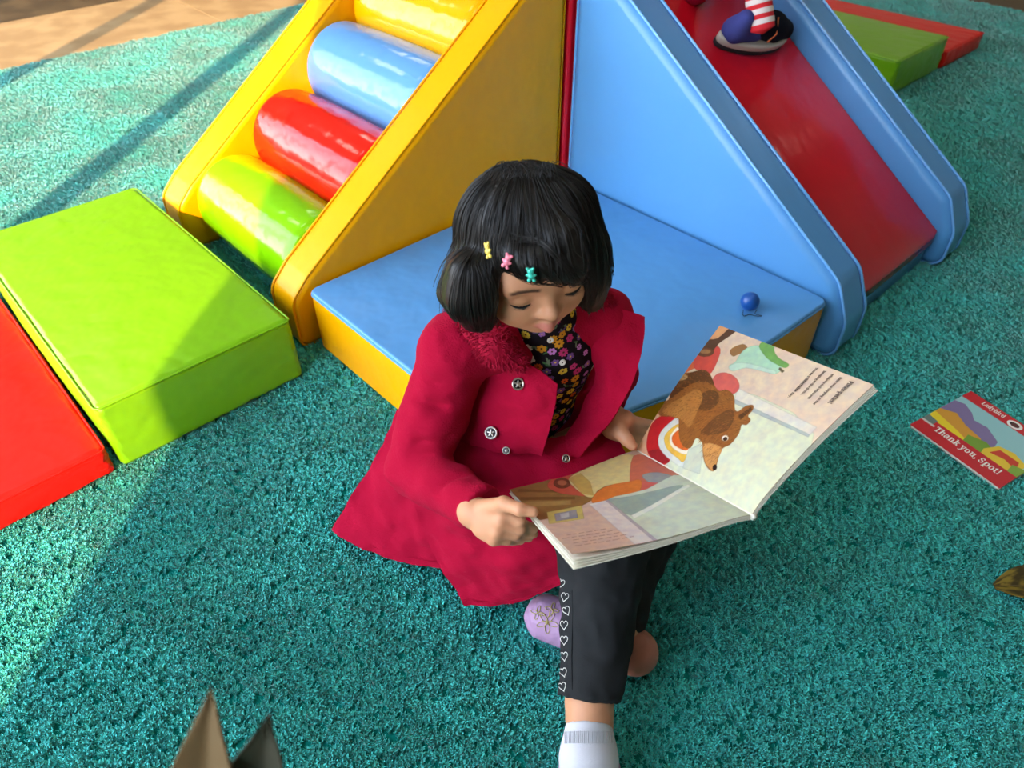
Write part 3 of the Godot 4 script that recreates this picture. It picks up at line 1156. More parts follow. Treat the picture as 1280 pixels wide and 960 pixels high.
	for q in [[[745, 270, 0.83], [757, 300, 0.84], [752, 335, 0.85]], [[752, 300, 0.84], [762, 330, 0.85], [760, 360, 0.86]], [[580, 330, 0.82], [558, 335, 0.83], [554, 352, 0.84], [560, 362, 0.84]], [[575, 365, 0.83], [556, 372, 0.84], [553, 392, 0.85]], [[585, 270, 0.80], [572, 300, 0.82], [558, 330, 0.84]], [[582, 280, 0.80], [566, 312, 0.83], [556, 336, 0.84]]]:
		var pp := PackedVector3Array()
		for z in q: pp.append(pt(z[0], z[1], z[2]))
		for j in 3:
			var off := Vector3(rng.randf_range(-0.004, 0.004), rng.randf_range(-0.004, 0.004), 0)
			var qq := PackedVector3Array()
			for z in pp: qq.append(z + off)
			tube_into(sm, spline(qq, 12), [0.0007, 0.0007, 0.0007, 0.0007, 0.0006, 0.0006, 0.0005, 0.0005, 0.0004, 0.0004, 0.0003, 0.0003, 0.0002], 4)
	# wispy ends of the lock and the side
	for k in 110:
		var lock := k < 70
		var x0 := rng.randf_range(572, 622) if lock else rng.randf_range(724, 752)
		var y0 := rng.randf_range(368, 388) if lock else rng.randf_range(352, 370)
		var tb := (0.78 + 0.0009 * (y0 - 340.0)) if lock else 0.86
		for j in 60:
			if f.d(pt(x0, y0, tb)) < 0.001: break
			tb += 0.0015
		var sw := rng.randf_range(-6, 16) if lock else rng.randf_range(-8, 8)
		var drop := rng.randf_range(16, 34) if lock else rng.randf_range(14, 30)
		var cv := spline(PackedVector3Array([pt(x0, y0 - 14, tb - 0.001), pt(x0, y0, tb - 0.003), pt(x0 + sw * 0.4, y0 + drop * 0.55, tb + 0.012), pt(x0 + sw, y0 + drop, tb + 0.03)]), 12)
		tube_into(sm, cv, [0.0007, 0.0009, 0.0010, 0.0011, 0.0011, 0.0010, 0.0009, 0.0008, 0.0007, 0.0006, 0.0004, 0.0003, 0.0001], 4)
	for k in 40:
		var x0 := rng.randf_range(628, 690)
		var ar := rng.randf_range(-34, 34)
		var hh := rng.randf_range(4, 15)
		tube_into(sm, spline(PackedVector3Array([pt(x0, 222, 0.752), pt(x0 + ar * 0.4, 210 - hh * 0.6, 0.75), pt(x0 + ar, 214 - hh * 0.2, 0.75), pt(x0 + ar * 1.5, 226, 0.755)]), 14), [0.0005], 3)
	var strands := part("strands", sm.mesh(), mats.hair, hair)
	strands.set_meta("kind", "stuff")
	# teddy-shaped hair clips
	var clips := [[611, 314, Color(0.90, 0.80, 0.36), 0.35, "yellow teddy hair clip"], [634, 327, Color(0.92, 0.50, 0.58), -0.4, "pink teddy hair clip"], [664, 344, Color(0.22, 0.74, 0.65), 0.05, "turquoise teddy hair clip"]]
	for c in clips:
		# lie on the hair: find the surface along the line of sight
		var tt := 0.68
		while tt < 0.9 and f.d(pt(c[0], c[1], tt)) > 0.003:
			tt += 0.001
		var o := pt(c[0], c[1], tt)
		var n := f.grad(o)
		var yv := (Vector3(0, 1, -0.3) - n * Vector3(0, 1, -0.3).dot(n)).normalized().rotated(n, c[3])
		var xv := yv.cross(n)
		var bf := Field.new()
		var bb := Basis(xv, yv, n)
		var spots := [[0, 0.0052, 0.0034], [-0.0030, 0.0084, 0.0016], [0.0030, 0.0084, 0.0016], [0, -0.0005, 0.0036], [-0.0040, 0.0008, 0.0015], [0.0040, 0.0008, 0.0015], [-0.0026, -0.0056, 0.0021], [0.0026, -0.0056, 0.0021]]
		for q in spots:
			bf.ball(o + bb * Vector3(q[0], q[1], 0.001), Vector3(q[2], q[2], q[2] * 0.85), bb, 0.0012)
		seen_part("hair_clip", field_mesh(bf, 0.0007), plain(c[2], 0.3), me, base, c[4])

# ---------------------------------------------------------------- prints (flat patterns only)
func fill_poly(im: Image, pts: PackedVector2Array, col: Color) -> void:
	var lo := pts[0]
	var hi := pts[0]
	for p in pts:
		lo = lo.min(p)
		hi = hi.max(p)
	var w := im.get_width()
	for y in range(maxi(0, floori(lo.y)), mini(im.get_height() - 1, ceili(hi.y)) + 1):
		var xs := []
		for k in pts.size():
			var a := pts[k]
			var b := pts[(k + 1) % pts.size()]
			if (a.y <= y + 0.5) != (b.y <= y + 0.5):
				xs.append(a.x + (y + 0.5 - a.y) / (b.y - a.y) * (b.x - a.x))
		xs.sort()
		for k in range(0, xs.size() - 1, 2):
			var x0 := clampi(roundi(xs[k]), 0, w)
			var x1 := clampi(roundi(xs[k + 1]), 0, w)
			if x1 > x0:
				im.fill_rect(Rect2i(x0, y, x1 - x0, 1), col)

func oval(c: Vector2, rx: float, ry: float, turn := 0.0, n := 16) -> PackedVector2Array:
	var o := PackedVector2Array()
	for k in n:
		o.append(c + Vector2(cos(TAU * k / n) * rx, sin(TAU * k / n) * ry).rotated(turn))
	return o

func smooth_loop(p: PackedVector2Array, n := 3) -> PackedVector2Array:
	var o := PackedVector2Array()
	var s := p.size()
	for k in s:
		for j in n:
			o.append(p[k].cubic_interpolate(p[(k + 1) % s], p[(k + s - 1) % s], p[(k + 2) % s], float(j) / n))
	return o

func watercolour(im: Image, seed_: int, amount: float) -> void:
	var nz := FastNoiseLite.new()
	nz.seed = seed_
	nz.frequency = 0.02
	nz.fractal_octaves = 4
	for y in im.get_height():
		for x in im.get_width():
			var c := im.get_pixel(x, y)
			var k := 1.0 + amount * nz.get_noise_2d(x, y)
			var k2 := 1.0 + amount * 0.6 * nz.get_noise_2d(x * 0.5 + 900.0, y * 0.5)
			im.set_pixel(x, y, Color(minf(c.r * k, 1), minf(c.g * k * k2, 1), minf(c.b * k2, 1)))

func soften(im: Image) -> void:
	var w := im.get_width()
	var h := im.get_height()
	im.resize(w / 2, h / 2, Image.INTERPOLATE_BILINEAR)
	im.resize(w, h, Image.INTERPOLATE_CUBIC)

func floral() -> ImageTexture:
	var s := 768
	var im := Image.create(s, s, false, Image.FORMAT_RGB8)
	im.fill(Color(0.085, 0.06, 0.09))
	var rng := RandomNumberGenerator.new()
	rng.seed = 15
	var petals := [Color(0.80, 0.55, 0.14), Color(0.84, 0.72, 0.24), Color(0.74, 0.46, 0.74), Color(0.88, 0.84, 0.80), Color(0.55, 0.38, 0.62), Color(0.80, 0.36, 0.14), Color(0.72, 0.20, 0.42), Color(0.42, 0.28, 0.52)]
	for k in 60:
		var c := Vector2(rng.randf() * s, rng.randf() * s)
		for j in 2:
			fill_poly(im, oval(c + Vector2(16, 0).rotated(rng.randf() * TAU), 20, 6, rng.randf() * TAU), [Color(0.26, 0.40, 0.24), Color(0.40, 0.46, 0.36), Color(0.36, 0.26, 0.42)][rng.randi() % 3])
	var spots := []
	for tries in 900:
		var c := Vector2(rng.randf_range(20, s - 20), rng.randf_range(20, s - 20))
		var good := true
		for q in spots:
			if q.distance_to(c) < 62: good = false
		if not good: continue
		spots.append(c)
		var n := rng.randi_range(5, 10)
		var r := rng.randf_range(20, 33)
		var col: Color = petals[rng.randi() % petals.size()]
		var t0 := rng.randf() * TAU
		for j in n:
			var d := Vector2.from_angle(t0 + TAU * j / n)
			fill_poly(im, oval(c + d * r * 0.58, r * 0.46, r * (2.0 / n + 0.04), d.angle(), 12), col)
		fill_poly(im, oval(c, r * 0.22, r * 0.22), Color(0.30, 0.16, 0.12) if col.r > 0.6 else Color(0.85, 0.70, 0.25))
	return ImageTexture.create_from_image(im)

# ---------------------------------------------------------------- dress and coat
func surface_t(f: Field, px: float, py: float, t0 := 0.7, t1 := 1.3) -> float:
	var t := t0
	while t < t1:
		var d := f.d(pt(px, py, t))
		if d < 0.0004: break
		t += maxf(d * 0.6, 0.0004)
	return t

func button_mesh(r: float) -> ArrayMesh:
	return lathe(PackedVector2Array([Vector2(0, 0.0016), Vector2(r * 0.74, 0.0016), Vector2(r * 0.78, 0.0026), Vector2(r * 0.86, 0.0030), Vector2(r * 0.96, 0.0026), Vector2(r, 0.0012), Vector2(r * 0.96, 0.0)]), 28)

func rows_of(px: Array) -> Array:
	var o := []
	for r in px:
		var row := []
		for k in range(0, r.size(), 3):
			row.append(pt(r[k], r[k + 1], r[k + 2]))
		o.append(row)
	return o

func build_dress_and_coat(me: Node3D, base: Vector3, sh_r: Vector3, sh_l: Vector3, el_r: Vector3, cuff_r: Vector3, el_l: Vector3, cuff_l: Vector3, chest: Vector3, waist: Vector3, hips: Vector3, neck: Vector3) -> void:
	# flowered dress in the opening of the coat
	var df := Field.new()
	df.nz = noise
	df.wob = 0.003
	df.wob_freq = 16.0
	df.cone(neck + Vector3(0.004, -0.012, 0.012), chest + Vector3(0.014, 0, 0.018), 0.046, 0.073, 0.03)
	df.cone(chest + Vector3(0.014, 0, 0.018), waist + Vector3(0.02, 0, 0.018), 0.073, 0.073, 0.03)
	df.cone(waist, hips, 0.074, 0.08, 0.03)
	var dm := Mb.new()
	nets(dm, df, 0.005)
	dm.smooth(0.0)
	for k in dm.v.size():
		var q := dm.v[k] - chest
		dm.u[k] = Vector2(0.5 + atan2(q.x, q.z) * 0.082 / 0.155, 0.5 - q.y / 0.155)
	var dress := plain(Color.WHITE, 0.85, 0.25)
	dress.albedo_texture = floral()
	var dr := seen_part("dress", dm.mesh(), dress, me, base, "dark dress printed with small bright flowers")
	for q in [[703, 453], [688, 425]]:
		var t := surface_t(df, q[0], q[1])
		var o := pt(q[0], q[1], t)
		var bm := lathe(PackedVector2Array([Vector2(0.0012, 0.0006), Vector2(0.0016, 0.0016), Vector2(0.0038, 0.0018), Vector2(0.0044, 0.001), Vector2(0.0044, -0.001)]), 18, df.grad(o), o)
		part("button", bm, mats.white, dr, "white dress button")
	# coat
	var f := Field.new()
	f.nz = noise
	f.wob = 0.0045
	f.wob_freq = 17.0
	f.cone(hips + Vector3(0, -0.02, 0.0), waist, 0.098, 0.087, 0.03)
	f.cone(waist, chest, 0.087, 0.084, 0.03)
	f.cone(chest, neck + Vector3(0, -0.02, -0.005), 0.084, 0.052, 0.03)
	f.cone(sh_r, sh_l, 0.045, 0.045, 0.03)
	f.ball(sh_r + Vector3(-0.004, 0.0, 0.004), Vector3(0.051, 0.05, 0.05), Basis.IDENTITY, 0.012)
	f.cone(sh_r, el_r.lerp(sh_r, 0.45), 0.046, 0.047, 0.014)
	f.cone(el_r.lerp(sh_r, 0.45), el_r, 0.047, 0.041, 0.012)
	f.cone(el_r + Vector3(0, 0, 0.002), cuff_r, 0.041, 0.032, 0.010)
	f.ball(pt(545, 572, 1.0), Vector3(0.024, 0.014, 0.016), Basis.IDENTITY, 0.014)
	f.cone(sh_l, el_l, 0.044, 0.038, 0.02)
	f.cone(el_l, cuff_l, 0.037, 0.031, 0.014)
	# creases: sleeve head, elbow, forearm
	var creases := []
	for q in [[556, 418, 552, 440], [566, 428, 560, 452], [578, 436, 570, 458], [522, 553, 562, 546], [545, 612, 580, 592], [520, 500, 556, 508], [530, 470, 562, 486]]:
		creases.append([pt(q[0], q[1], surface_t(f, q[0], q[1])), pt(q[2], q[3], surface_t(f, q[2], q[3]))])
	for q in creases:
		f.cone(q[0], q[1], 0.0022, 0.0012, 0.011, true)
	# open front
	f.cone(pt(668, 392, 0.925), pt(712, 462, 0.955), 0.034, 0.042, 0.006, true)
	f.cone(pt(712, 462, 0.955), pt(698, 548, 0.985), 0.042, 0.028, 0.006, true)
	f.cone(pt(752, 425, 1.085), pt(738, 545, 1.10), 0.036, 0.042, 0.01)
	# cuffs end flat
	var dr_ := (cuff_r - el_r).normalized()
	f.ball(cuff_r + dr_ * 0.122, Vector3.ONE * 0.12, Basis.IDENTITY, 0.003, true)
	var dl_ := (cuff_l - el_l).normalized()
	f.ball(cuff_l + dl_ * 0.11, Vector3.ONE * 0.11, Basis.IDENTITY, 0.003, true)
	var m := Mb.new()
	nets(m, f, 0.0048)
	m.smooth(0.0)
	var coat := seen_part("coat", m.mesh(), mats.coat, me, base, "crimson felt coat with flared skirt")
	# skirt: the panel spread over the carpet, and the front panel lying over it
	var sm := Mb.new()
	var back := rows_of([
		[496, 512, 1.12, 520, 540, 1.12, 545, 556, 1.12, 575, 566, 1.12],
		[476, 560, 1.165, 503, 590, 1.15, 538, 610, 1.145, 575, 620, 1.13],
		[446, 610, 1.21, 480, 645, 1.195, 527, 662, 1.175, 575, 672, 1.155],
		[417, 661, 1.244, 462, 689, 1.222, 514, 704, 1.205, 572, 712, 1.185]])
	sheet_into(sm, net(back, 40, 40), 0.004, 1)
	var front := rows_of([
		[508, 538, 1.09, 548, 548, 1.07, 605, 548, 1.052, 662, 548, 1.045, 716, 545, 1.05, 756, 525, 1.09],
		[514, 598, 1.09, 554, 606, 1.055, 612, 606, 1.025, 674, 600, 1.015, 734, 590, 1.025, 784, 575, 1.07],
		[530, 665, 1.115, 575, 678, 1.085, 632, 682, 1.05, 694, 664, 1.03, 760, 640, 1.03, 806, 620, 1.07],
		[556, 716, 1.13, 602, 728, 1.105, 652, 724, 1.07, 706, 696, 1.045, 770, 672, 1.035, 812, 650, 1.07],
		[581, 757, 1.137, 627, 757, 1.12, 670, 746, 1.09, 716, 718, 1.062, 775, 692, 1.045, 815, 672, 1.07]])
	sheet_into(sm, net(front, 64, 48), 0.004, 1)
	sm.smooth(0.0)
	part("skirt", sm.mesh(), mats.coat, coat)
	# hem stitching
	var hm := Mb.new()
	for g in [net(back, 40, 40), net(front, 64, 48)]:
		var line := PackedVector3Array()
		for p in g[g.size() - 3]:
			line.append(p + (Vector3(0, CAM_H, 0) - p).normalized() * 0.0026)
		tube_into(hm, line, [0.0006], 4)
	part("stitching", hm.mesh(), mats.coat, coat)
	# front panel and its standing edge
	var panel := rows_of([
		[582, 436, 1.0, 612, 440, 0.99, 640, 446, 0.978, 668, 458, 0.968, 697, 480, 0.962],
		[578, 478, 1.02, 612, 484, 1.0, 640, 490, 0.985, 668, 496, 0.972, 694, 503, 0.966],
		[568, 518, 1.035, 604, 526, 1.015, 632, 530, 1.0, 662, 534, 0.988, 687, 537, 0.982],
		[556, 544, 1.055, 594, 556, 1.04, 622, 562, 1.028, 652, 567, 1.015, 677, 571, 1.004]])
	part("front_panel", sheet(panel, 36, 36, 0.0042, 1), mats.coat, coat)
	var flap := rows_of([
		[712, 382, 1.0, 744, 374, 0.995, 768, 384, 1.0, 806, 396, 0.99],
		[727, 420, 1.005, 752, 412, 0.99, 778, 416, 0.985, 805, 420, 0.985],
		[743, 458, 1.02, 762, 456, 0.995, 780, 455, 0.988, 799, 452, 0.985],
		[738, 488, 1.035, 755, 490, 1.01, 770, 492, 1.0, 788, 486, 0.99],
		[722, 522, 1.045, 738, 527, 1.025, 752, 526, 1.015, 768, 520, 1.005],
		[700, 563, 1.045, 707, 568, 1.035, 714, 571, 1.03, 724, 572, 1.025]])
	part("lapel", sheet(flap, 36, 44, 0.0042, 1), mats.coat, coat, "wide open lapel")
	# buttons on the panel
	for q in [[647, 480, 0.972, 0.0088], [614, 541, 1.012, 0.0092], [633, 563, 1.016, 0.0055], [707, 573, 1.022, 0.006]]:
		var o := pt(q[0], q[1], q[2] - 0.004)
		var n := ((Vector3(0, CAM_H, 0) - o).normalized() + Vector3(-0.25 if q[0] < 640 else 0.45, 0.1, 0.2)).normalized()
		var b := part("button", button_mesh(q[3]), mats.silver, coat, "silver crested button")
		var x := n.cross(Vector3.RIGHT).normalized()
		b.transform = Transform3D(Basis(x, n, x.cross(n)), o)
		var ring := part("recess", lathe(PackedVector2Array([Vector2(0, 0.0019), Vector2(q[3] * 0.72, 0.0019), Vector2(q[3] * 0.74, 0.0012)]), 20), mats.dark_metal, b)
		var crest := Field.new()
		for j in 5:
			var a := TAU * j / 5.0
			crest.cone(Vector3(0, 0.0021, 0), Vector3(cos(a), 0, sin(a)) * q[3] * 0.5 + Vector3(0, 0.0021, 0), q[3] * 0.16, q[3] * 0.12, 0.0006)
		part("crest", field_mesh(crest, q[3] * 0.07), mats.silver, b)
	# fur collar
	var cf := Field.new()
	cf.chain([pt(574, 394, 0.985), pt(596, 412, 0.955), pt(620, 432, 0.94), pt(646, 451, 0.945)], [0.019, 0.0235, 0.0235, 0.014], 0.01)
	var cf2 := Field.new()
	cf2.chain([pt(728, 366, 0.985), pt(748, 372, 1.0), pt(762, 380, 1.005)], [0.014, 0.014, 0.009], 0.01)
	var rng := RandomNumberGenerator.new()
	rng.seed = 5
	for piece in 2:
		fur_piece(cf if piece == 0 else cf2, 2600 if piece == 0 else 900, rng, coat)

func fur_piece(cf: Field, count: int, rng: RandomNumberGenerator, coat: Node3D) -> void:
	var fm := Mb.new()
	nets(fm, cf, 0.004)
	fm.smooth(0.0)
	var hairs := Mb.new()
	for k in count:
		var j := rng.randi() % fm.v.size()
		var p := fm.v[j]
		var n := fm.n[j]
		var d := (n + Vector3(rng.randf_range(-0.9, 0.9), rng.randf_range(-1.0, 0.4), rng.randf_range(-0.7, 0.9)) * 0.8).normalized()
		var l := rng.randf_range(0.004, 0.0075)
		tube_into(hairs, PackedVector3Array([p - n * 0.0005, p + d * l * 0.55, p + d * l + Vector3(0, -0.0012, 0)]), [0.0007, 0.0006, 0.00015], 3)
	var collar := part("fur_collar", fm.mesh(), mats.fur, coat, "shaggy crimson fur collar")
	var tufts := part("fur", hairs.mesh(), mats.fur, collar)
	tufts.set_meta("kind", "stuff")

# ---------------------------------------------------------------- legs
func build_legs(me: Node3D, base: Vector3, hips: Vector3, knee_r: Vector3, hem_r: Vector3, knee_l: Vector3, ank_l: Vector3) -> void:
	var f := Field.new()
	f.nz = noise
	f.wob = 0.006
	f.wob_freq = 19.0
	var dn := (hem_r - knee_r).normalized()
	f.cone(hips + Vector3(-0.03, -0.02, 0.02), knee_r, 0.058, 0.060, 0.02)
	f.cone(knee_r, hem_r, 0.058, 0.040, 0.02)
	f.cone(knee_r + Vector3(0.016, 0, 0.0), hem_r + Vector3(0.005, 0, 0), 0.048, 0.038, 0.02)
	f.cone(hips + Vector3(0.04, -0.02, 0.01), knee_l, 0.058, 0.052, 0.02)
	f.cone(knee_l, knee_l.lerp(ank_l, 0.85), 0.050, 0.032, 0.02)
	f.ball(hem_r + dn * 0.162, Vector3.ONE * 0.16, Basis.IDENTITY, 0.003, true)
	var tr := seen_part("trousers", field_mesh(f, 0.0045), mats.trousers, me, base, "black cropped trousers")
	# row of white outlined hearts down the outer seam
	for q in [[701, 729, 0.3], [706, 746, 0.25], [708, 763, -0.4], [705, 781, 0.0], [705, 800, 0.0], [705, 820, -0.1], [704, 840, -0.25], [703, 858, -0.3]]:
		var loop := PackedVector3Array()
		for k in 22:
			var a := TAU * k / 22.0
			var hx := pow(sin(a), 3.0)
			var hy := (13.0 * cos(a) - 5.0 * cos(2 * a) - 2.0 * cos(3 * a) - cos(4 * a)) / 15.0
			var d := Vector2(hx * 4.6, -hy * 6.0).rotated(q[2])
			loop.append(pt(q[0] + d.x, q[1] + d.y, surface_t(f, q[0] + d.x, q[1] + d.y) - 0.0003))
		part("heart", tube(loop, [0.00055], 4, true), mats.white, tr)
	var seam := PackedVector3Array()
	for k in 24:
		var py := 738.0 + k * 5.4
		seam.append(pt(715 + sin(k * 0.3) * 0.6, py, surface_t(f, 715, py) - 0.0002))
	part("seam", tube(seam, [0.0008], 4), mats.trousers, tr)
	# sock and shoe of the stretched leg
	var sf := Field.new()
	var top := ph(736, 915, 0.064)
	sf.chain([top, ph(736, 950, 0.056), ph(735, 1000, 0.045), ph(733, 1075, 0.032)], [0.0315, 0.034, 0.031, 0.024], 0.02)
	sf.ball(top - (ph(736, 950, 0.056) - top).normalized() * 0.105 + Vector3(0, 0, 0.0), Vector3.ONE * 0.1, Basis.IDENTITY, 0.002, true)
	var sock := seen_part("sock", field_mesh(sf, 0.003), mats.sock, me, base, "white ankle sock")
	var rib := Mb.new()
	for k in 26:
		var px := 706.0 + k * 2.4
		var line := PackedVector3Array()
		for j in 4:
			var py := 914.0 + j * 5.0
			line.append(pt(px, py, surface_t(sf, px, py) - 0.0002))
		if line[0].distance_to(line[3]) < 0.05 and line[0].distance_to(Vector3(0, CAM_H, 0)) < 1.15:
			tube_into(rib, line, [0.0008], 4)
	part("ribbing", rib.mesh(), mats.sock, sock)
	var shoe := Field.new()
	shoe.chain([ph(737, 966, 0.034), ph(735, 1020, 0.036), ph(732, 1085, 0.028)], [0.041, 0.040, 0.033], 0.02)
	shoe.ball(ph(736, 945, 0.095), Vector3(0.033, 0.045, 0.05), Basis.IDENTITY, 0.006, true)
	seen_part("shoe", field_mesh(shoe, 0.004), mats.lilac, me, base, "lilac shoe on the stretched foot")
	# tucked shoe: embroidered toe and rosy heel
	var tf := Field.new()
	var toe := ph(684, 772, 0.030)
	var heel := ph(794, 815, 0.030)
	tf.nz = noise
	tf.wob = 0.0015
	tf.wob_freq = 60.0
	tf.chain([toe, toe.lerp(heel, 0.5) + Vector3(0, 0.004, 0)], [0.0355, 0.036], 0.02)
	var t_shoe := seen_part("shoe", field_mesh(tf, 0.0035), mats.lilac, me, base, "lilac embroidered shoe toe of the tucked foot")
	var hf := Field.new()
	hf.chain([toe.lerp(heel, 0.56) + Vector3(0, 0.004, 0), heel], [0.034, 0.0345], 0.02)
	hf.ball(toe.lerp(heel, 0.74) + Vector3(0, 0.058, -0.02), Vector3(0.04, 0.026, 0.026), Basis.IDENTITY, 0.008, true)
	seen_part("shoe_heel", field_mesh(hf, 0.0035), mats.tan, me, base, "rosy tan heel of the tucked shoe")
	var gold := plain(Color(0.62, 0.56, 0.30), 0.45, 0.5)
	var em := Mb.new()
	for c in [[684, 778, 14, 5], [672, 766, 9, 4], [690, 762, 9, 4]]:
		for k in c[3]:
			var loop := PackedVector3Array()
			for j in 10:
				var a := TAU * j / 10.0
				var d := Vector2(c[2] * 0.5 + cos(a) * c[2] * 0.5, sin(a) * c[2] * 0.22).rotated(TAU * k / c[3] + 0.3)
				if c[0] + d.x > 699: d.x = 699 - c[0]
				loop.append(pt(c[0] + d.x, c[1] + d.y, surface_t(tf, c[0] + d.x, c[1] + d.y) - 0.0003))
			tube_into(em, loop, [0.0006], 4, Color.WHITE, true)
	part("embroidery", em.mesh(), gold, t_shoe, "gold thread flower")

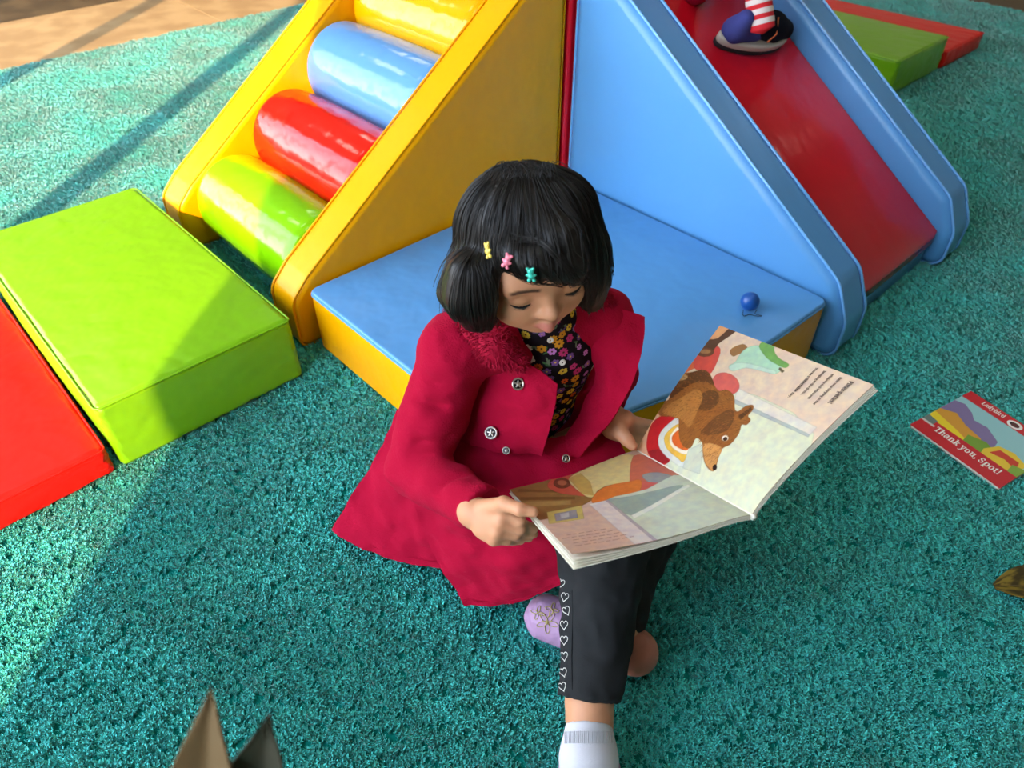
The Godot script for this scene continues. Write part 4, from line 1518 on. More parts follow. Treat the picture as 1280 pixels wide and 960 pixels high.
const PAGE_RIGHT := [
	[0.85, 0.86, 0.75, [0.633, 0.592, 0.567, 0.033, -0.038, -0.042, -0.055, 0.655, 0.25, 0.613, 0.504, 0.516]],
	[0.89, 0.86, 0.81, [0.643, 0.595, 0.61, 0.048, 0.546, 0.046, 0.567, 0.553]],
	[0.70, 0.73, 0.72, [0.567, 0.553, 0.551, 0.049, 0.537, 0.044, 0.543, 0.534]],
	[0.97, 0.64, 0.46, [1.015, 0.981, 0.881, 1.034, 0.781, 1.04, 0.61, 1.082, 0.378, 1.14, 0.176, 1.141, 0.059, 1.094, -0.044, 0.956, 0.015, 0.712, 0.298, 0.812, 0.28, 0.963, 0.524, 1.049, 0.66, 0.95, 0.779, 0.905, 0.87, 0.922]],
	[0.95, 0.72, 0.55, [0.141, 1.117, 0.29, 1.125, 0.313, 1.017, 0.152, 0.918, 0.013, 0.883, -0.015, 0.993]],
	[0.92, 0.45, 0.28, [0.478, 1.089, 0.757, 1.022, 0.658, 0.955, 0.524, 1.049, 0.388, 1.04]],
	[0.90, 0.66, 0.46, [1.013, 0.98, 1.013, 0.918, 0.881, 0.956, 0.79, 1.033, 0.903, 1.024]],
	[0.36, 0.24, 0.18, [1.02, 0.875, 1.011, 0.923, 0.907, 0.95, 0.862, 1.02, 0.772, 1.033, 0.747, 0.947, 0.797, 0.906, 0.87, 0.922, 0.958, 0.889]],
	[0.88, 0.34, 0.30, [0.76, 1.031, 0.656, 0.958, 0.662, 0.884, 0.669, 0.823, 0.82, 0.865, 0.854, 0.916, 0.793, 0.916, 0.749, 0.949]],
	[0.46, 0.29, 0.20, [0.808, 0.91, 0.797, 0.906, 0.785, 0.909, 0.772, 0.919, 0.762, 0.935, 0.754, 0.954, 0.75, 0.975, 0.75, 0.995, 0.755, 1.012, 0.763, 1.023, 0.775, 1.026, 0.787, 1.023, 0.8, 1.012, 0.81, 0.996, 0.818, 0.977, 0.822, 0.956, 0.821, 0.937, 0.816, 0.921]],
	[0.70, 0.52, 0.34, [0.803, 0.931, 0.798, 0.93, 0.792, 0.933, 0.785, 0.94, 0.779, 0.95, 0.774, 0.962, 0.771, 0.975, 0.77, 0.986, 0.772, 0.995, 0.776, 1.001, 0.781, 1.002, 0.788, 0.999, 0.794, 0.992, 0.8, 0.982, 0.805, 0.969, 0.808, 0.957, 0.809, 0.946, 0.807, 0.937]],
	[0.62, 0.45, 0.28, [0.849, 0.805, 0.882, 0.812, 0.933, 0.772, 0.925, 0.733, 0.894, 0.723, 0.859, 0.751, 0.834, 0.769]],
	[0.86, 0.40, 0.38, [0.633, 0.581, 0.61, 0.583, 0.59, 0.596, 0.576, 0.62, 0.57, 0.651, 0.572, 0.687, 0.582, 0.721, 0.6, 0.751, 0.622, 0.773, 0.647, 0.783, 0.67, 0.78, 0.689, 0.766, 0.703, 0.741, 0.708, 0.71, 0.706, 0.675, 0.695, 0.641, 0.678, 0.612, 0.657, 0.592]],
	[0.70, 0.86, 0.76, [0.759, 0.747, 0.8, 0.728, 0.877, 0.738, 0.93, 0.722, 0.966, 0.67, 0.942, 0.574, 0.887, 0.462, 0.828, 0.461, 0.817, 0.53, 0.82, 0.661, 0.782, 0.714, 0.74, 0.715]],
	[0.78, 0.90, 0.82, [0.753, 0.742, 0.8, 0.711, 0.827, 0.634, 0.84, 0.517, 0.846, 0.475, 0.826, 0.463, 0.814, 0.527, 0.793, 0.639, 0.739, 0.698]],
	[0.46, 0.67, 0.36, [0.963, 0.668, 1.014, 0.662, 1.025, 0.608, 0.972, 0.574, 0.935, 0.515, 0.921, 0.44, 0.892, 0.44, 0.893, 0.494, 0.908, 0.571]],
	[0.40, 0.36, 0.26, [0.878, 0.466, 0.866, 0.43, 0.854, 0.432, 0.867, 0.463]],
	[0.80, 0.15, 0.17, [0.073, 0.949, 0.19, 0.992, 0.273, 0.943, 0.309, 0.82, 0.169, 0.718, 0.028, 0.691, -0.012, 0.786, 0.013, 0.883]],
	[0.62, 0.12, 0.15, [0.025, 0.891, 0.082, 0.791, 0.028, 0.691, -0.018, 0.782]],
	[0.86, 0.86, 0.82, [0.306, 0.818, 0.271, 0.851, 0.187, 0.881, 0.125, 0.868, 0.072, 0.807, 0.045, 0.688, 0.044, 0.568, 0.122, 0.582, 0.272, 0.692]],
	[0.94, 0.73, 0.30, [0.269, 0.783, 0.238, 0.813, 0.174, 0.834, 0.131, 0.814, 0.092, 0.745, 0.076, 0.636, 0.072, 0.588, 0.144, 0.598, 0.261, 0.713]],
	[0.97, 0.90, 0.80, [0.247, 0.768, 0.211, 0.793, 0.161, 0.787, 0.118, 0.726, 0.116, 0.606, 0.166, 0.614]],
	[0.90, 0.42, 0.18, [0.239, 0.755, 0.198, 0.776, 0.165, 0.767, 0.138, 0.718, 0.141, 0.617, 0.187, 0.63, 0.245, 0.716]],
	[0.60, 0.37, 0.18, [0.552, 1.054, 0.591, 1.004, 0.621, 0.949, 0.664, 0.885, 0.653, 0.821, 0.596, 0.741, 0.575, 0.686, 0.602, 0.642, 0.581, 0.575, 0.506, 0.511, 0.506, 0.479, 0.553, 0.465, 0.578, 0.433, 0.549, 0.413, 0.503, 0.412, 0.486, 0.38, 0.45, 0.379, 0.436, 0.406, 0.379, 0.382, 0.294, 0.381, 0.248, 0.412, 0.178, 0.383, 0.115, 0.356, 0.105, 0.386, 0.127, 0.443, 0.182, 0.505, 0.232, 0.55, 0.239, 0.611, 0.17, 0.6, 0.158, 0.649, 0.196, 0.723, 0.298, 0.812, 0.308, 0.849, 0.267, 0.954, 0.288, 1.007, 0.345, 1.01, 0.388, 0.98, 0.415, 1.014, 0.493, 1.026, 0.534, 1.027]],
	[0.40, 0.25, 0.14, [0.534, 1.027, 0.621, 0.949, 0.662, 0.884, 0.65, 0.822, 0.603, 0.753, 0.598, 0.823, 0.551, 0.898, 0.461, 0.945, 0.401, 0.982, 0.496, 1.021]],
	[0.42, 0.27, 0.15, [0.557, 0.682, 0.542, 0.661, 0.522, 0.647, 0.498, 0.64, 0.472, 0.641, 0.449, 0.65, 0.43, 0.666, 0.419, 0.688, 0.416, 0.713, 0.422, 0.737, 0.437, 0.758, 0.458, 0.772, 0.483, 0.779, 0.509, 0.778, 0.532, 0.768, 0.55, 0.751, 0.561, 0.729, 0.563, 0.705]],
	[0.73, 0.49, 0.25, [0.424, 0.904, 0.525, 0.837, 0.494, 0.759, 0.398, 0.729, 0.283, 0.7, 0.303, 0.801, 0.286, 0.952, 0.335, 0.972]],
	[0.45, 0.28, 0.15, [0.417, 0.58, 0.495, 0.534, 0.455, 0.478, 0.367, 0.462, 0.305, 0.522, 0.279, 0.599, 0.336, 0.6]],
	[0.82, 0.58, 0.33, [0.227, 0.532, 0.255, 0.417, 0.177, 0.385, 0.113, 0.364, 0.11, 0.389, 0.137, 0.451]],
	[0.36, 0.22, 0.12, [0.479, 0.458, 0.559, 0.433, 0.55, 0.419, 0.465, 0.434]],
	[0.96, 0.94, 0.90, [0.325, 0.419, 0.319, 0.416, 0.313, 0.415, 0.307, 0.417, 0.303, 0.42, 0.3, 0.426, 0.299, 0.432, 0.3, 0.439, 0.303, 0.445, 0.307, 0.45, 0.313, 0.453, 0.319, 0.454, 0.325, 0.452, 0.33, 0.449, 0.333, 0.443, 0.334, 0.437, 0.333, 0.43, 0.33, 0.424]],
	[0.25, 0.16, 0.10, [0.318, 0.421, 0.314, 0.419, 0.311, 0.419, 0.307, 0.42, 0.305, 0.422, 0.303, 0.425, 0.302, 0.429, 0.303, 0.433, 0.305, 0.437, 0.308, 0.44, 0.311, 0.442, 0.315, 0.442, 0.318, 0.441, 0.321, 0.439, 0.323, 0.436, 0.323, 0.432, 0.322, 0.428, 0.321, 0.424]],
	[0.15, 0.10, 0.09, [0.135, 0.357, 0.13, 0.354, 0.125, 0.353, 0.12, 0.353, 0.117, 0.355, 0.115, 0.358, 0.115, 0.362, 0.116, 0.367, 0.119, 0.372, 0.124, 0.376, 0.129, 0.379, 0.134, 0.381, 0.138, 0.38, 0.142, 0.379, 0.144, 0.375, 0.144, 0.371, 0.143, 0.366, 0.139, 0.361]],
	[0.76, 0.60, 0.40, [0.579, 0.96, 0.571, 0.958, 0.561, 0.962, 0.551, 0.971, 0.542, 0.985, 0.534, 1.002, 0.53, 1.02, 0.528, 1.036, 0.531, 1.05, 0.537, 1.058, 0.545, 1.06, 0.555, 1.056, 0.565, 1.046, 0.575, 1.031, 0.582, 1.015, 0.586, 0.997, 0.587, 0.981, 0.585, 0.968]],
	[0.90, 0.84, 0.74, [0.408, 0.993, 0.399, 0.989, 0.387, 0.991, 0.373, 0.999, 0.359, 1.013, 0.346, 1.029, 0.336, 1.047, 0.33, 1.064, 0.33, 1.079, 0.334, 1.088, 0.343, 1.092, 0.355, 1.09, 0.369, 1.081, 0.384, 1.068, 0.396, 1.051, 0.406, 1.033, 0.411, 1.016, 0.412, 1.002]],
	[0.70, 0.50, 0.32, [0.405, 1.006, 0.399, 1.003, 0.389, 1.005, 0.378, 1.013, 0.366, 1.024, 0.355, 1.038, 0.347, 1.053, 0.341, 1.067, 0.34, 1.078, 0.343, 1.086, 0.35, 1.089, 0.36, 1.086, 0.371, 1.078, 0.383, 1.067, 0.394, 1.053, 0.402, 1.038, 0.407, 1.024, 0.408, 1.013]],
	[0.80, 0.82, 0.74, [0.149, 0.602, 0.216, 0.552, 0.147, 0.486, 0.055, 0.432, 0.039, 0.564]],
]
const PAGE_LEFT := [
	[0.60, 0.45, 0.25, [1.192, 0.866, 0.971, 1.019, 0.618, 1.062, 0.22, 1.052, 0.399, 0.732, 0.619, 0.566, 0.984, 0.45, 1.153, 0.593]],
	[0.50, 0.36, 0.19, [0.94, 0.969, 0.617, 0.737, 0.628, 0.715, 0.959, 0.926]],
	[0.50, 0.36, 0.19, [0.976, 0.83, 0.676, 0.667, 0.691, 0.638, 0.994, 0.789]],
	[0.70, 0.55, 0.32, [1.05, 0.774, 0.717, 0.631, 0.744, 0.577, 1.084, 0.695]],
	[0.80, 0.36, 0.27, [0.751, 0.915, 0.674, 0.999, 0.562, 1.028, 0.508, 0.815, 0.55, 0.615, 0.679, 0.704, 0.745, 0.803]],
	[0.48, 0.27, 0.18, [0.607, 0.863, 0.622, 0.841, 0.641, 0.825, 0.66, 0.818, 0.679, 0.82, 0.695, 0.832, 0.705, 0.851, 0.709, 0.876, 0.707, 0.904, 0.697, 0.931, 0.682, 0.955, 0.663, 0.971, 0.642, 0.978, 0.623, 0.976, 0.607, 0.963, 0.597, 0.943, 0.594, 0.918, 0.597, 0.89]],
	[0.72, 0.42, 0.28, [0.623, 0.887, 0.631, 0.875, 0.641, 0.868, 0.651, 0.864, 0.661, 0.866, 0.669, 0.872, 0.675, 0.882, 0.678, 0.895, 0.677, 0.91, 0.672, 0.923, 0.664, 0.935, 0.654, 0.943, 0.644, 0.946, 0.634, 0.944, 0.625, 0.938, 0.619, 0.927, 0.617, 0.914, 0.619, 0.9]],
	[0.90, 0.80, 0.55, [0.579, 0.937, 0.365, 0.996, 0.18, 1.003, 0.06, 0.941, 0.174, 0.766, 0.291, 0.649, 0.42, 0.696, 0.518, 0.666, 0.587, 0.606, 0.612, 0.683]],
	[0.80, 0.66, 0.36, [0.579, 0.937, 0.478, 0.96, 0.492, 0.803, 0.566, 0.626, 0.612, 0.683]],
	[0.84, 0.44, 0.33, [0.069, 0.932, -0.016, 0.836, -0.009, 0.614, 0.005, 0.431, 0.02, 0.514, 0.094, 0.572, 0.202, 0.582, 0.277, 0.589, 0.291, 0.649]],
	[0.62, 0.62, 0.60, [0.187, 0.671, 0.087, 0.642, 0.031, 0.498, 0.05, 0.443, 0.181, 0.38, 0.224, 0.456, 0.21, 0.539]],
	[0.86, 0.40, 0.34, [0.256, 0.623, 0.173, 0.536, 0.243, 0.47, 0.36, 0.451, 0.43, 0.499]],
	[0.90, 0.50, 0.22, [0.606, 0.571, 0.528, 0.648, 0.424, 0.689, 0.298, 0.655, 0.229, 0.628, 0.314, 0.52, 0.436, 0.522, 0.602, 0.512]],
	[0.82, 0.85, 0.75, [0.537, 0.525, 0.266, 0.509, -0.047, 0.533, -0.003, -0.006, 0.275, -0.058, 0.565, -0.058, 0.542, 0.236]],
	[0.62, 0.68, 0.62, [0.544, 0.52, 0.394, 0.492, 0.237, 0.465, 0.076, 0.43, 0.27, 0.354, 0.51, 0.29]],
	[0.92, 0.91, 0.84, [0.51, 0.29, 0.044, 0.425, 0.045, 0.398, 0.517, 0.253]],
	[0.89, 0.83, 0.80, [0.643, 0.53, 0.537, 0.525, 0.558, -0.052, 0.667, -0.058]],
	[0.72, 0.66, 0.66, [0.537, 0.525, 0.526, 0.522, 0.547, -0.051, 0.564, -0.056]],
	[0.82, 0.73, 0.42, [0.916, 0.536, 0.695, 0.536, 0.761, 0.372, 0.965, 0.379]],
	[0.62, 0.60, 0.62, [0.885, 0.499, 0.75, 0.497, 0.787, 0.397, 0.915, 0.402]],
	[0.78, 0.76, 0.76, [0.858, 0.482, 0.802, 0.484, 0.825, 0.427, 0.875, 0.422]],
]

# ---------------------------------------------------------------- books
func text_on(parent: Node3D, called: String, words: String, at: Vector3, right: Vector3, up: Vector3, height: float, mat: Material, serif := true, bold := false, width := 0.0) -> MeshInstance3D:
	var tm := TextMesh.new()
	var font := SystemFont.new()
	font.font_names = PackedStringArray(["Droid Serif" if serif else "Droid Sans"])
	if bold: font.font_weight = 700
	tm.font = font
	tm.font_size = 48
	tm.pixel_size = height / 36.0
	tm.depth = 0.0003
	tm.text = words
	tm.horizontal_alignment = HORIZONTAL_ALIGNMENT_LEFT
	tm.vertical_alignment = VERTICAL_ALIGNMENT_BOTTOM
	var o := part(called, tm, mat, parent)
	var x := right.normalized()
	var y := (up - x * up.dot(x)).normalized()
	var sx := 1.0
	if width > 0.0:
		sx = width / maxf(tm.get_aabb().size.x, 0.001)
	o.transform = Transform3D(Basis(x * sx, y, x.cross(y)), at)
	return o

func page_point(s1: Vector3, s2: Vector3, o1: Vector3, o2: Vector3, n: Vector3, u: float, s: float, arch: float, lift: float) -> Vector3:
	var p := s1.lerp(s2, s).lerp(o1.lerp(o2, s), u)
	return p + n * (arch * sin(PI * u) - 0.004 * exp(-u * 14.0) + lift)

func page_print(polys: Array, ground: Color, seed_: int, w: int, h: int) -> Image:
	var im := Image.create(w, h, false, Image.FORMAT_RGB8)
	im.fill(ground)
	for q in polys:
		var p := PackedVector2Array()
		for k in range(0, q[3].size(), 2):
			p.append(Vector2(q[3][k] * w, q[3][k + 1] * h))
		var col := Color(q[0], q[1], q[2])
		if p.size() > 5: p = smooth_loop(p)
		var grown := Geometry2D.offset_polygon(p, 1.6)
		for e in grown:
			fill_poly(im, e, col.darkened(0.14))
		fill_poly(im, p, col)
	for k in 3: soften(im)
	watercolour(im, seed_, 0.07)
	return im

func build_open_book() -> void:
	var s1 := pt(938, 640, 0.8011)
	var s2 := pt(795, 560, 1.0477)
	var r1 := pt(1092, 481, 0.8275)
	var r2 := pt(900, 407, 1.0519)
	var l1 := pt(715, 697, 0.7431)
	var l2 := pt(637, 612, 0.9949)
	var base := s2 + Vector3(0, -0.02, 0)
	var bk := seen_thing("picture_book", "open picture book with a painted brown bear held on the lap", "book", base)
	var paper := plain(Color(0.93, 0.91, 0.84), 0.45, 0.4)
	for side in 2:
		var o1 := r1 if side == 0 else l1
		var o2 := r2 if side == 0 else l2
		var n := (o1 - s1).cross(s2 - s1).normalized()
		if n.y < 0: n = -n
		var arch := 0.004 if side == 0 else -0.006
		# cover, loose pages, printed page
		var layers := [[-0.0050, 0.0009, "cover", 1.006], [-0.0036, 0.0006, "page", 0.996], [-0.0024, 0.0006, "page", 0.998], [-0.0012, 0.0005, "page", 0.997], [0.0, 0.0005, "printed_page", 1.0]]
		for li in layers.size():
			var ly: Array = layers[li]
			var g := []
			var fan: float = (4 - li) * 0.0008
			for j in 25:
				var row := PackedVector3Array()
				for k in 33:
					var u := k / 32.0 * float(ly[3])
					var s := j / 24.0
					var p := page_point(s1, s2, o1, o2, n, u, s, arch, ly[0])
					if side == 0:
						p -= n * fan * u * (1.0 - s) * 1.6
					else:
						p -= n * fan * u * u * (1.0 - s) * 1.8
						p += (o1 - o2).normalized() * 0.0013 * (4 - li) * u * u * (1.0 - s)
						if li == 4:
							p += n * 0.004 * u * u * (1.0 - s)
					row.append(p)
				g.append(row)
			var m := Mb.new()
			sheet_into(m, g, ly[1])
			m.smooth(0.0)
			var mat: Material = paper
			if li == 4:
				var pm := plain(Color(0.93, 0.92, 0.90), 0.38, 0.45)
				var im: Image
				if side == 0:
					im = page_print(PAGE_RIGHT, Color(0.90, 0.80, 0.71), 3, 640, 790)
					# brush strokes of the fur
					var rng := RandomNumberGenerator.new()
					rng.seed = 8
					var fur := PackedVector2Array()
					for q in PAGE_RIGHT:
						if q[0] == 0.60 and q[1] == 0.37:
							for e in range(0, q[3].size(), 2): fur.append(Vector2(q[3][e] * 640, q[3][e + 1] * 790))
					var done := 0
					for tries in 6000:
						var c := Vector2(rng.randf_range(100, 560), rng.randf_range(150, 790))
						if done > 1500: break
						if not Geometry2D.is_point_in_polygon(c, fur): continue
						done += 1
						var under := im.get_pixelv(Vector2i(c))
						var col := under.lerp([Color(0.36, 0.22, 0.11), Color(0.72, 0.47, 0.24), Color(0.56, 0.33, 0.15)][rng.randi() % 3], 0.55)
						var dr := Vector2(1, 0).rotated(2.2 + 0.8 * sin(c.x * 0.012) + rng.randf_range(-0.3, 0.3)) * rng.randf_range(9, 20)
						var sd := dr.orthogonal().normalized() * 1.4
						fill_poly(im, PackedVector2Array([c - sd, c + sd, c + dr]), col)
					soften(im)
				else:
					im = page_print(PAGE_LEFT, Color(0.87, 0.72, 0.64), 9, 640, 790)
					# lines of print too blurred to read
					var rng := RandomNumberGenerator.new()
					rng.seed = 6
					for ln in 5:
						var y := 60 + ln * 26
						var x := 400 + ln * 14
						while x < 600:
							var w := rng.randi_range(10, 26)
							im.fill_rect(Rect2i(x, y, w, 5), Color(0.66, 0.50, 0.46))
							x += w + 8
				pm.albedo_texture = ImageTexture.create_from_image(im)
				mat = pm
			var pg := seen_part(ly[2], m.mesh(), mat, bk, base)
			if li == 4:
				pg.set_meta("label", "page painted with a brown bear" if side == 0 else "page painted with a window and cushions")
				if side == 0:
					var ink := plain(Color(0.30, 0.25, 0.24), 0.6)
					var read := s1 - r1
					var upw := s1 - s2
					var lines := [["Pitter-patter!", 0.965, 0.778, 0.108, 0.0068], ["Rain was tapping at the", 0.965, 0.735, 0.160, 0.0042], ["windows and wind was", 0.965, 0.755, 0.207, 0.0042], ["banging at the doors.", 0.965, 0.762, 0.253, 0.0042], ["It was a", 0.965, 0.885, 0.300, 0.0042], ["miserable", 0.875, 0.765, 0.300, 0.0054], ["day.", 0.755, 0.715, 0.300, 0.0042]]
					for q in lines:
						var a := page_point(s1, s2, r1, r2, n, q[1], q[3], arch, 0.0009)
						var b := page_point(s1, s2, r1, r2, n, q[2], q[3], arch, 0.0009)
						text_on(pg, "printed_line", q[0], a, b - a, upw, q[4], ink, true, q[4] > 0.005, a.distance_to(b))
	# spine fold
	var n0 := (r1 - s1).cross(s2 - s1).normalized()
	if n0.y < 0: n0 = -n0
	seen_part("spine", tube(PackedVector3Array([s1 - n0 * 0.0085, s2 - n0 * 0.0085]), [0.0045], 8), paper, bk, base)

func build_closed_book() -> void:
	var bl := ph(1138, 530, 0.008)
	var tl := ph(1212, 487, 0.008)
	var br := ph(1250, 610, 0.008)
	var ux := (br - bl)
	var uy := (tl - bl)
	uy = (uy - ux.normalized() * uy.dot(ux.normalized()))
	var wid := ux.length()
	var hei := uy.length()
	var c := bl + ux * 0.5 + uy * 0.5
	c.y = -0.001
	var bk := seen_thing("story_book", "closed red story book titled Thank you, Spot! lying on the carpet", "book", c)
	var q := Basis(ux.normalized(), Vector3.UP, ux.normalized().cross(Vector3.UP))
	bk.basis = Basis(Vector3.UP, VIEW_TURN) * q     # x along the title, -z to the top
	var paper := plain(Color(0.90, 0.88, 0.80), 0.7, 0.3)
	part("page_block", box(Vector3(wid - 0.003, 0.006, hei - 0.003), Vector3(0, 0.0042, 0), 0.0006), paper, bk)
	part("back_cover", box(Vector3(wid, 0.0009, hei), Vector3(0, 0.0007, 0), 0.0004), mats.white, bk)
	var w := 640
	var h := 650
	var im := Image.create(w, h, false, Image.FORMAT_RGB8)
	var red := Color(0.78, 0.10, 0.16)
	im.fill(red)
	var top := 0.155
	var low := 0.735
	fill_poly(im, poly_uv([0, top, 1, top, 1, low, 0, low], w, h), Color(0.58, 0.78, 0.78))
	fill_poly(im, poly_uv([0, 0.28, 0.10, 0.24, 0.22, 0.30, 0.30, 0.38, 0.44, 0.36, 0.62, 0.46, 0.66, 0.62, 0.3, 0.62, 0, 0.56], w, h), Color(0.50, 0.44, 0.60))
	fill_poly(im, poly_uv([0, 0.52, 0.14, 0.44, 0.30, 0.52, 0.50, 0.56, 0.58, 0.66, 0.50, low, 0, low], w, h), Color(0.84, 0.60, 0.20))
	fill_poly(im, poly_uv([0.0, 0.60, 0.30, 0.66, 0.42, 0.70, 0.42, low, 0.0, low], w, h), Color(0.93, 0.82, 0.16))
	fill_poly(im, poly_uv([0.40, 0.62, 0.56, 0.56, 0.74, 0.62, 0.74, low, 0.42, low], w, h), Color(0.46, 0.62, 0.20))
	fill_poly(im, poly_uv([0.60, 0.66, 0.66, 0.50, 0.80, 0.46, 0.96, 0.52, 0.98, low, 0.62, low], w, h), Color(0.90, 0.76, 0.20))
	fill_poly(im, poly_uv([0.66, 0.66, 0.70, 0.54, 0.90, 0.54, 0.94, 0.66, 0.80, 0.62], w, h), Color(0.80, 0.24, 0.16))
	fill_poly(im, poly_uv([0.88, 0.62, 1.0, 0.58, 1.0, low, 0.9, low], w, h), Color(0.50, 0.66, 0.24))
	fill_poly(im, poly_uv([0, 0.70, 0.12, 0.72, 0.12, 0.80, 0.0, 0.80], w, h), Color(0.40, 0.48, 0.46))
	fill_poly(im, poly_uv([0, 0.80, 0.15, 0.80, 0.15, 0.83, 0, 0.83], w, h), Color(0.80, 0.80, 0.78))
	# round emblem: white oval with a dark beetle
	fill_poly(im, oval(Vector2(0.56 * w, 0.085 * h), 50, 40, 0.0, 28), Color(0.94, 0.93, 0.90))
	fill_poly(im, oval(Vector2(0.56 * w, 0.085 * h), 30, 23, 0.0, 24), Color(0.32, 0.10, 0.10))
	fill_poly(im, oval(Vector2(0.52 * w, 0.085 * h), 9, 12, 0.0, 12), Color(0.08, 0.06, 0.06))
	var cm := plain(Color.WHITE, 0.35, 0.45)
	cm.albedo_texture = ImageTexture.create_from_image(im)
	var m := Mb.new()
	var hx := wid * 0.5
	var hz := hei * 0.5
	var y1 := 0.0082
	for e in [[-hx, -hz, 0, 0], [hx, -hz, 1, 0], [hx, hz, 1, 1], [-hx, hz, 0, 1]]:
		m.add(Vector3(e[0], y1, e[1]), Vector3.UP, Vector2(e[2], e[3]))
	m.quad(0, 1, 2, 3)
	for e in [[-hx, -hz, 0, 0], [hx, -hz, 1, 0], [hx, hz, 1, 1], [-hx, hz, 0, 1]]:
		m.add(Vector3(e[0], y1 - 0.0008, e[1]), Vector3.DOWN, Vector2(e[2], e[3]))
	m.quad(4, 5, 6, 7)
	for k in 4:
		var a := m.v[k]
		var b := m.v[(k + 1) % 4]
		var nn := ((a + b) * 0.5 * Vector3(1, 0, 1)).normalized()
		var r := []
		for vv in [a, b, b - Vector3(0, 0.0008, 0), a - Vector3(0, 0.0008, 0)]:
			r.append(m.add(vv, nn, Vector2(0.5, 0.97)))
		m.quad(r[0], r[1], r[2], r[3])
	var cover := part("front_cover", m.mesh(), cm, bk, "red front cover with a white title")
	var wh := plain(Color(0.95, 0.94, 0.90), 0.5)
	text_on(cover, "title_line", "Thank you, Spot!", Vector3(-hx + 0.17 * wid, y1 + 0.0004, -hz + 0.895 * hei), Vector3.RIGHT, Vector3.FORWARD, 0.0175, wh, true, true, 0.71 * wid)
	text_on(cover, "series_line", "Ladybird", Vector3(-hx + 0.18 * wid, y1 + 0.0004, -hz + 0.115 * hei), Vector3.RIGHT, Vector3.FORWARD, 0.0125, wh, true, true, 0.255 * wid)
	text_on(cover, "series_line", "Read", Vector3(-hx + 0.68 * wid, y1 + 0.0004, -hz + 0.115 * hei), Vector3.RIGHT, Vector3.FORWARD, 0.0125, wh, true, true, 0.15 * wid)

func poly_uv(p: Array, w: int, h: int) -> PackedVector2Array:
	var o := PackedVector2Array()
	for k in range(0, p.size(), 2):
		o.append(Vector2(p[k] * w, p[k + 1] * h))
	return o

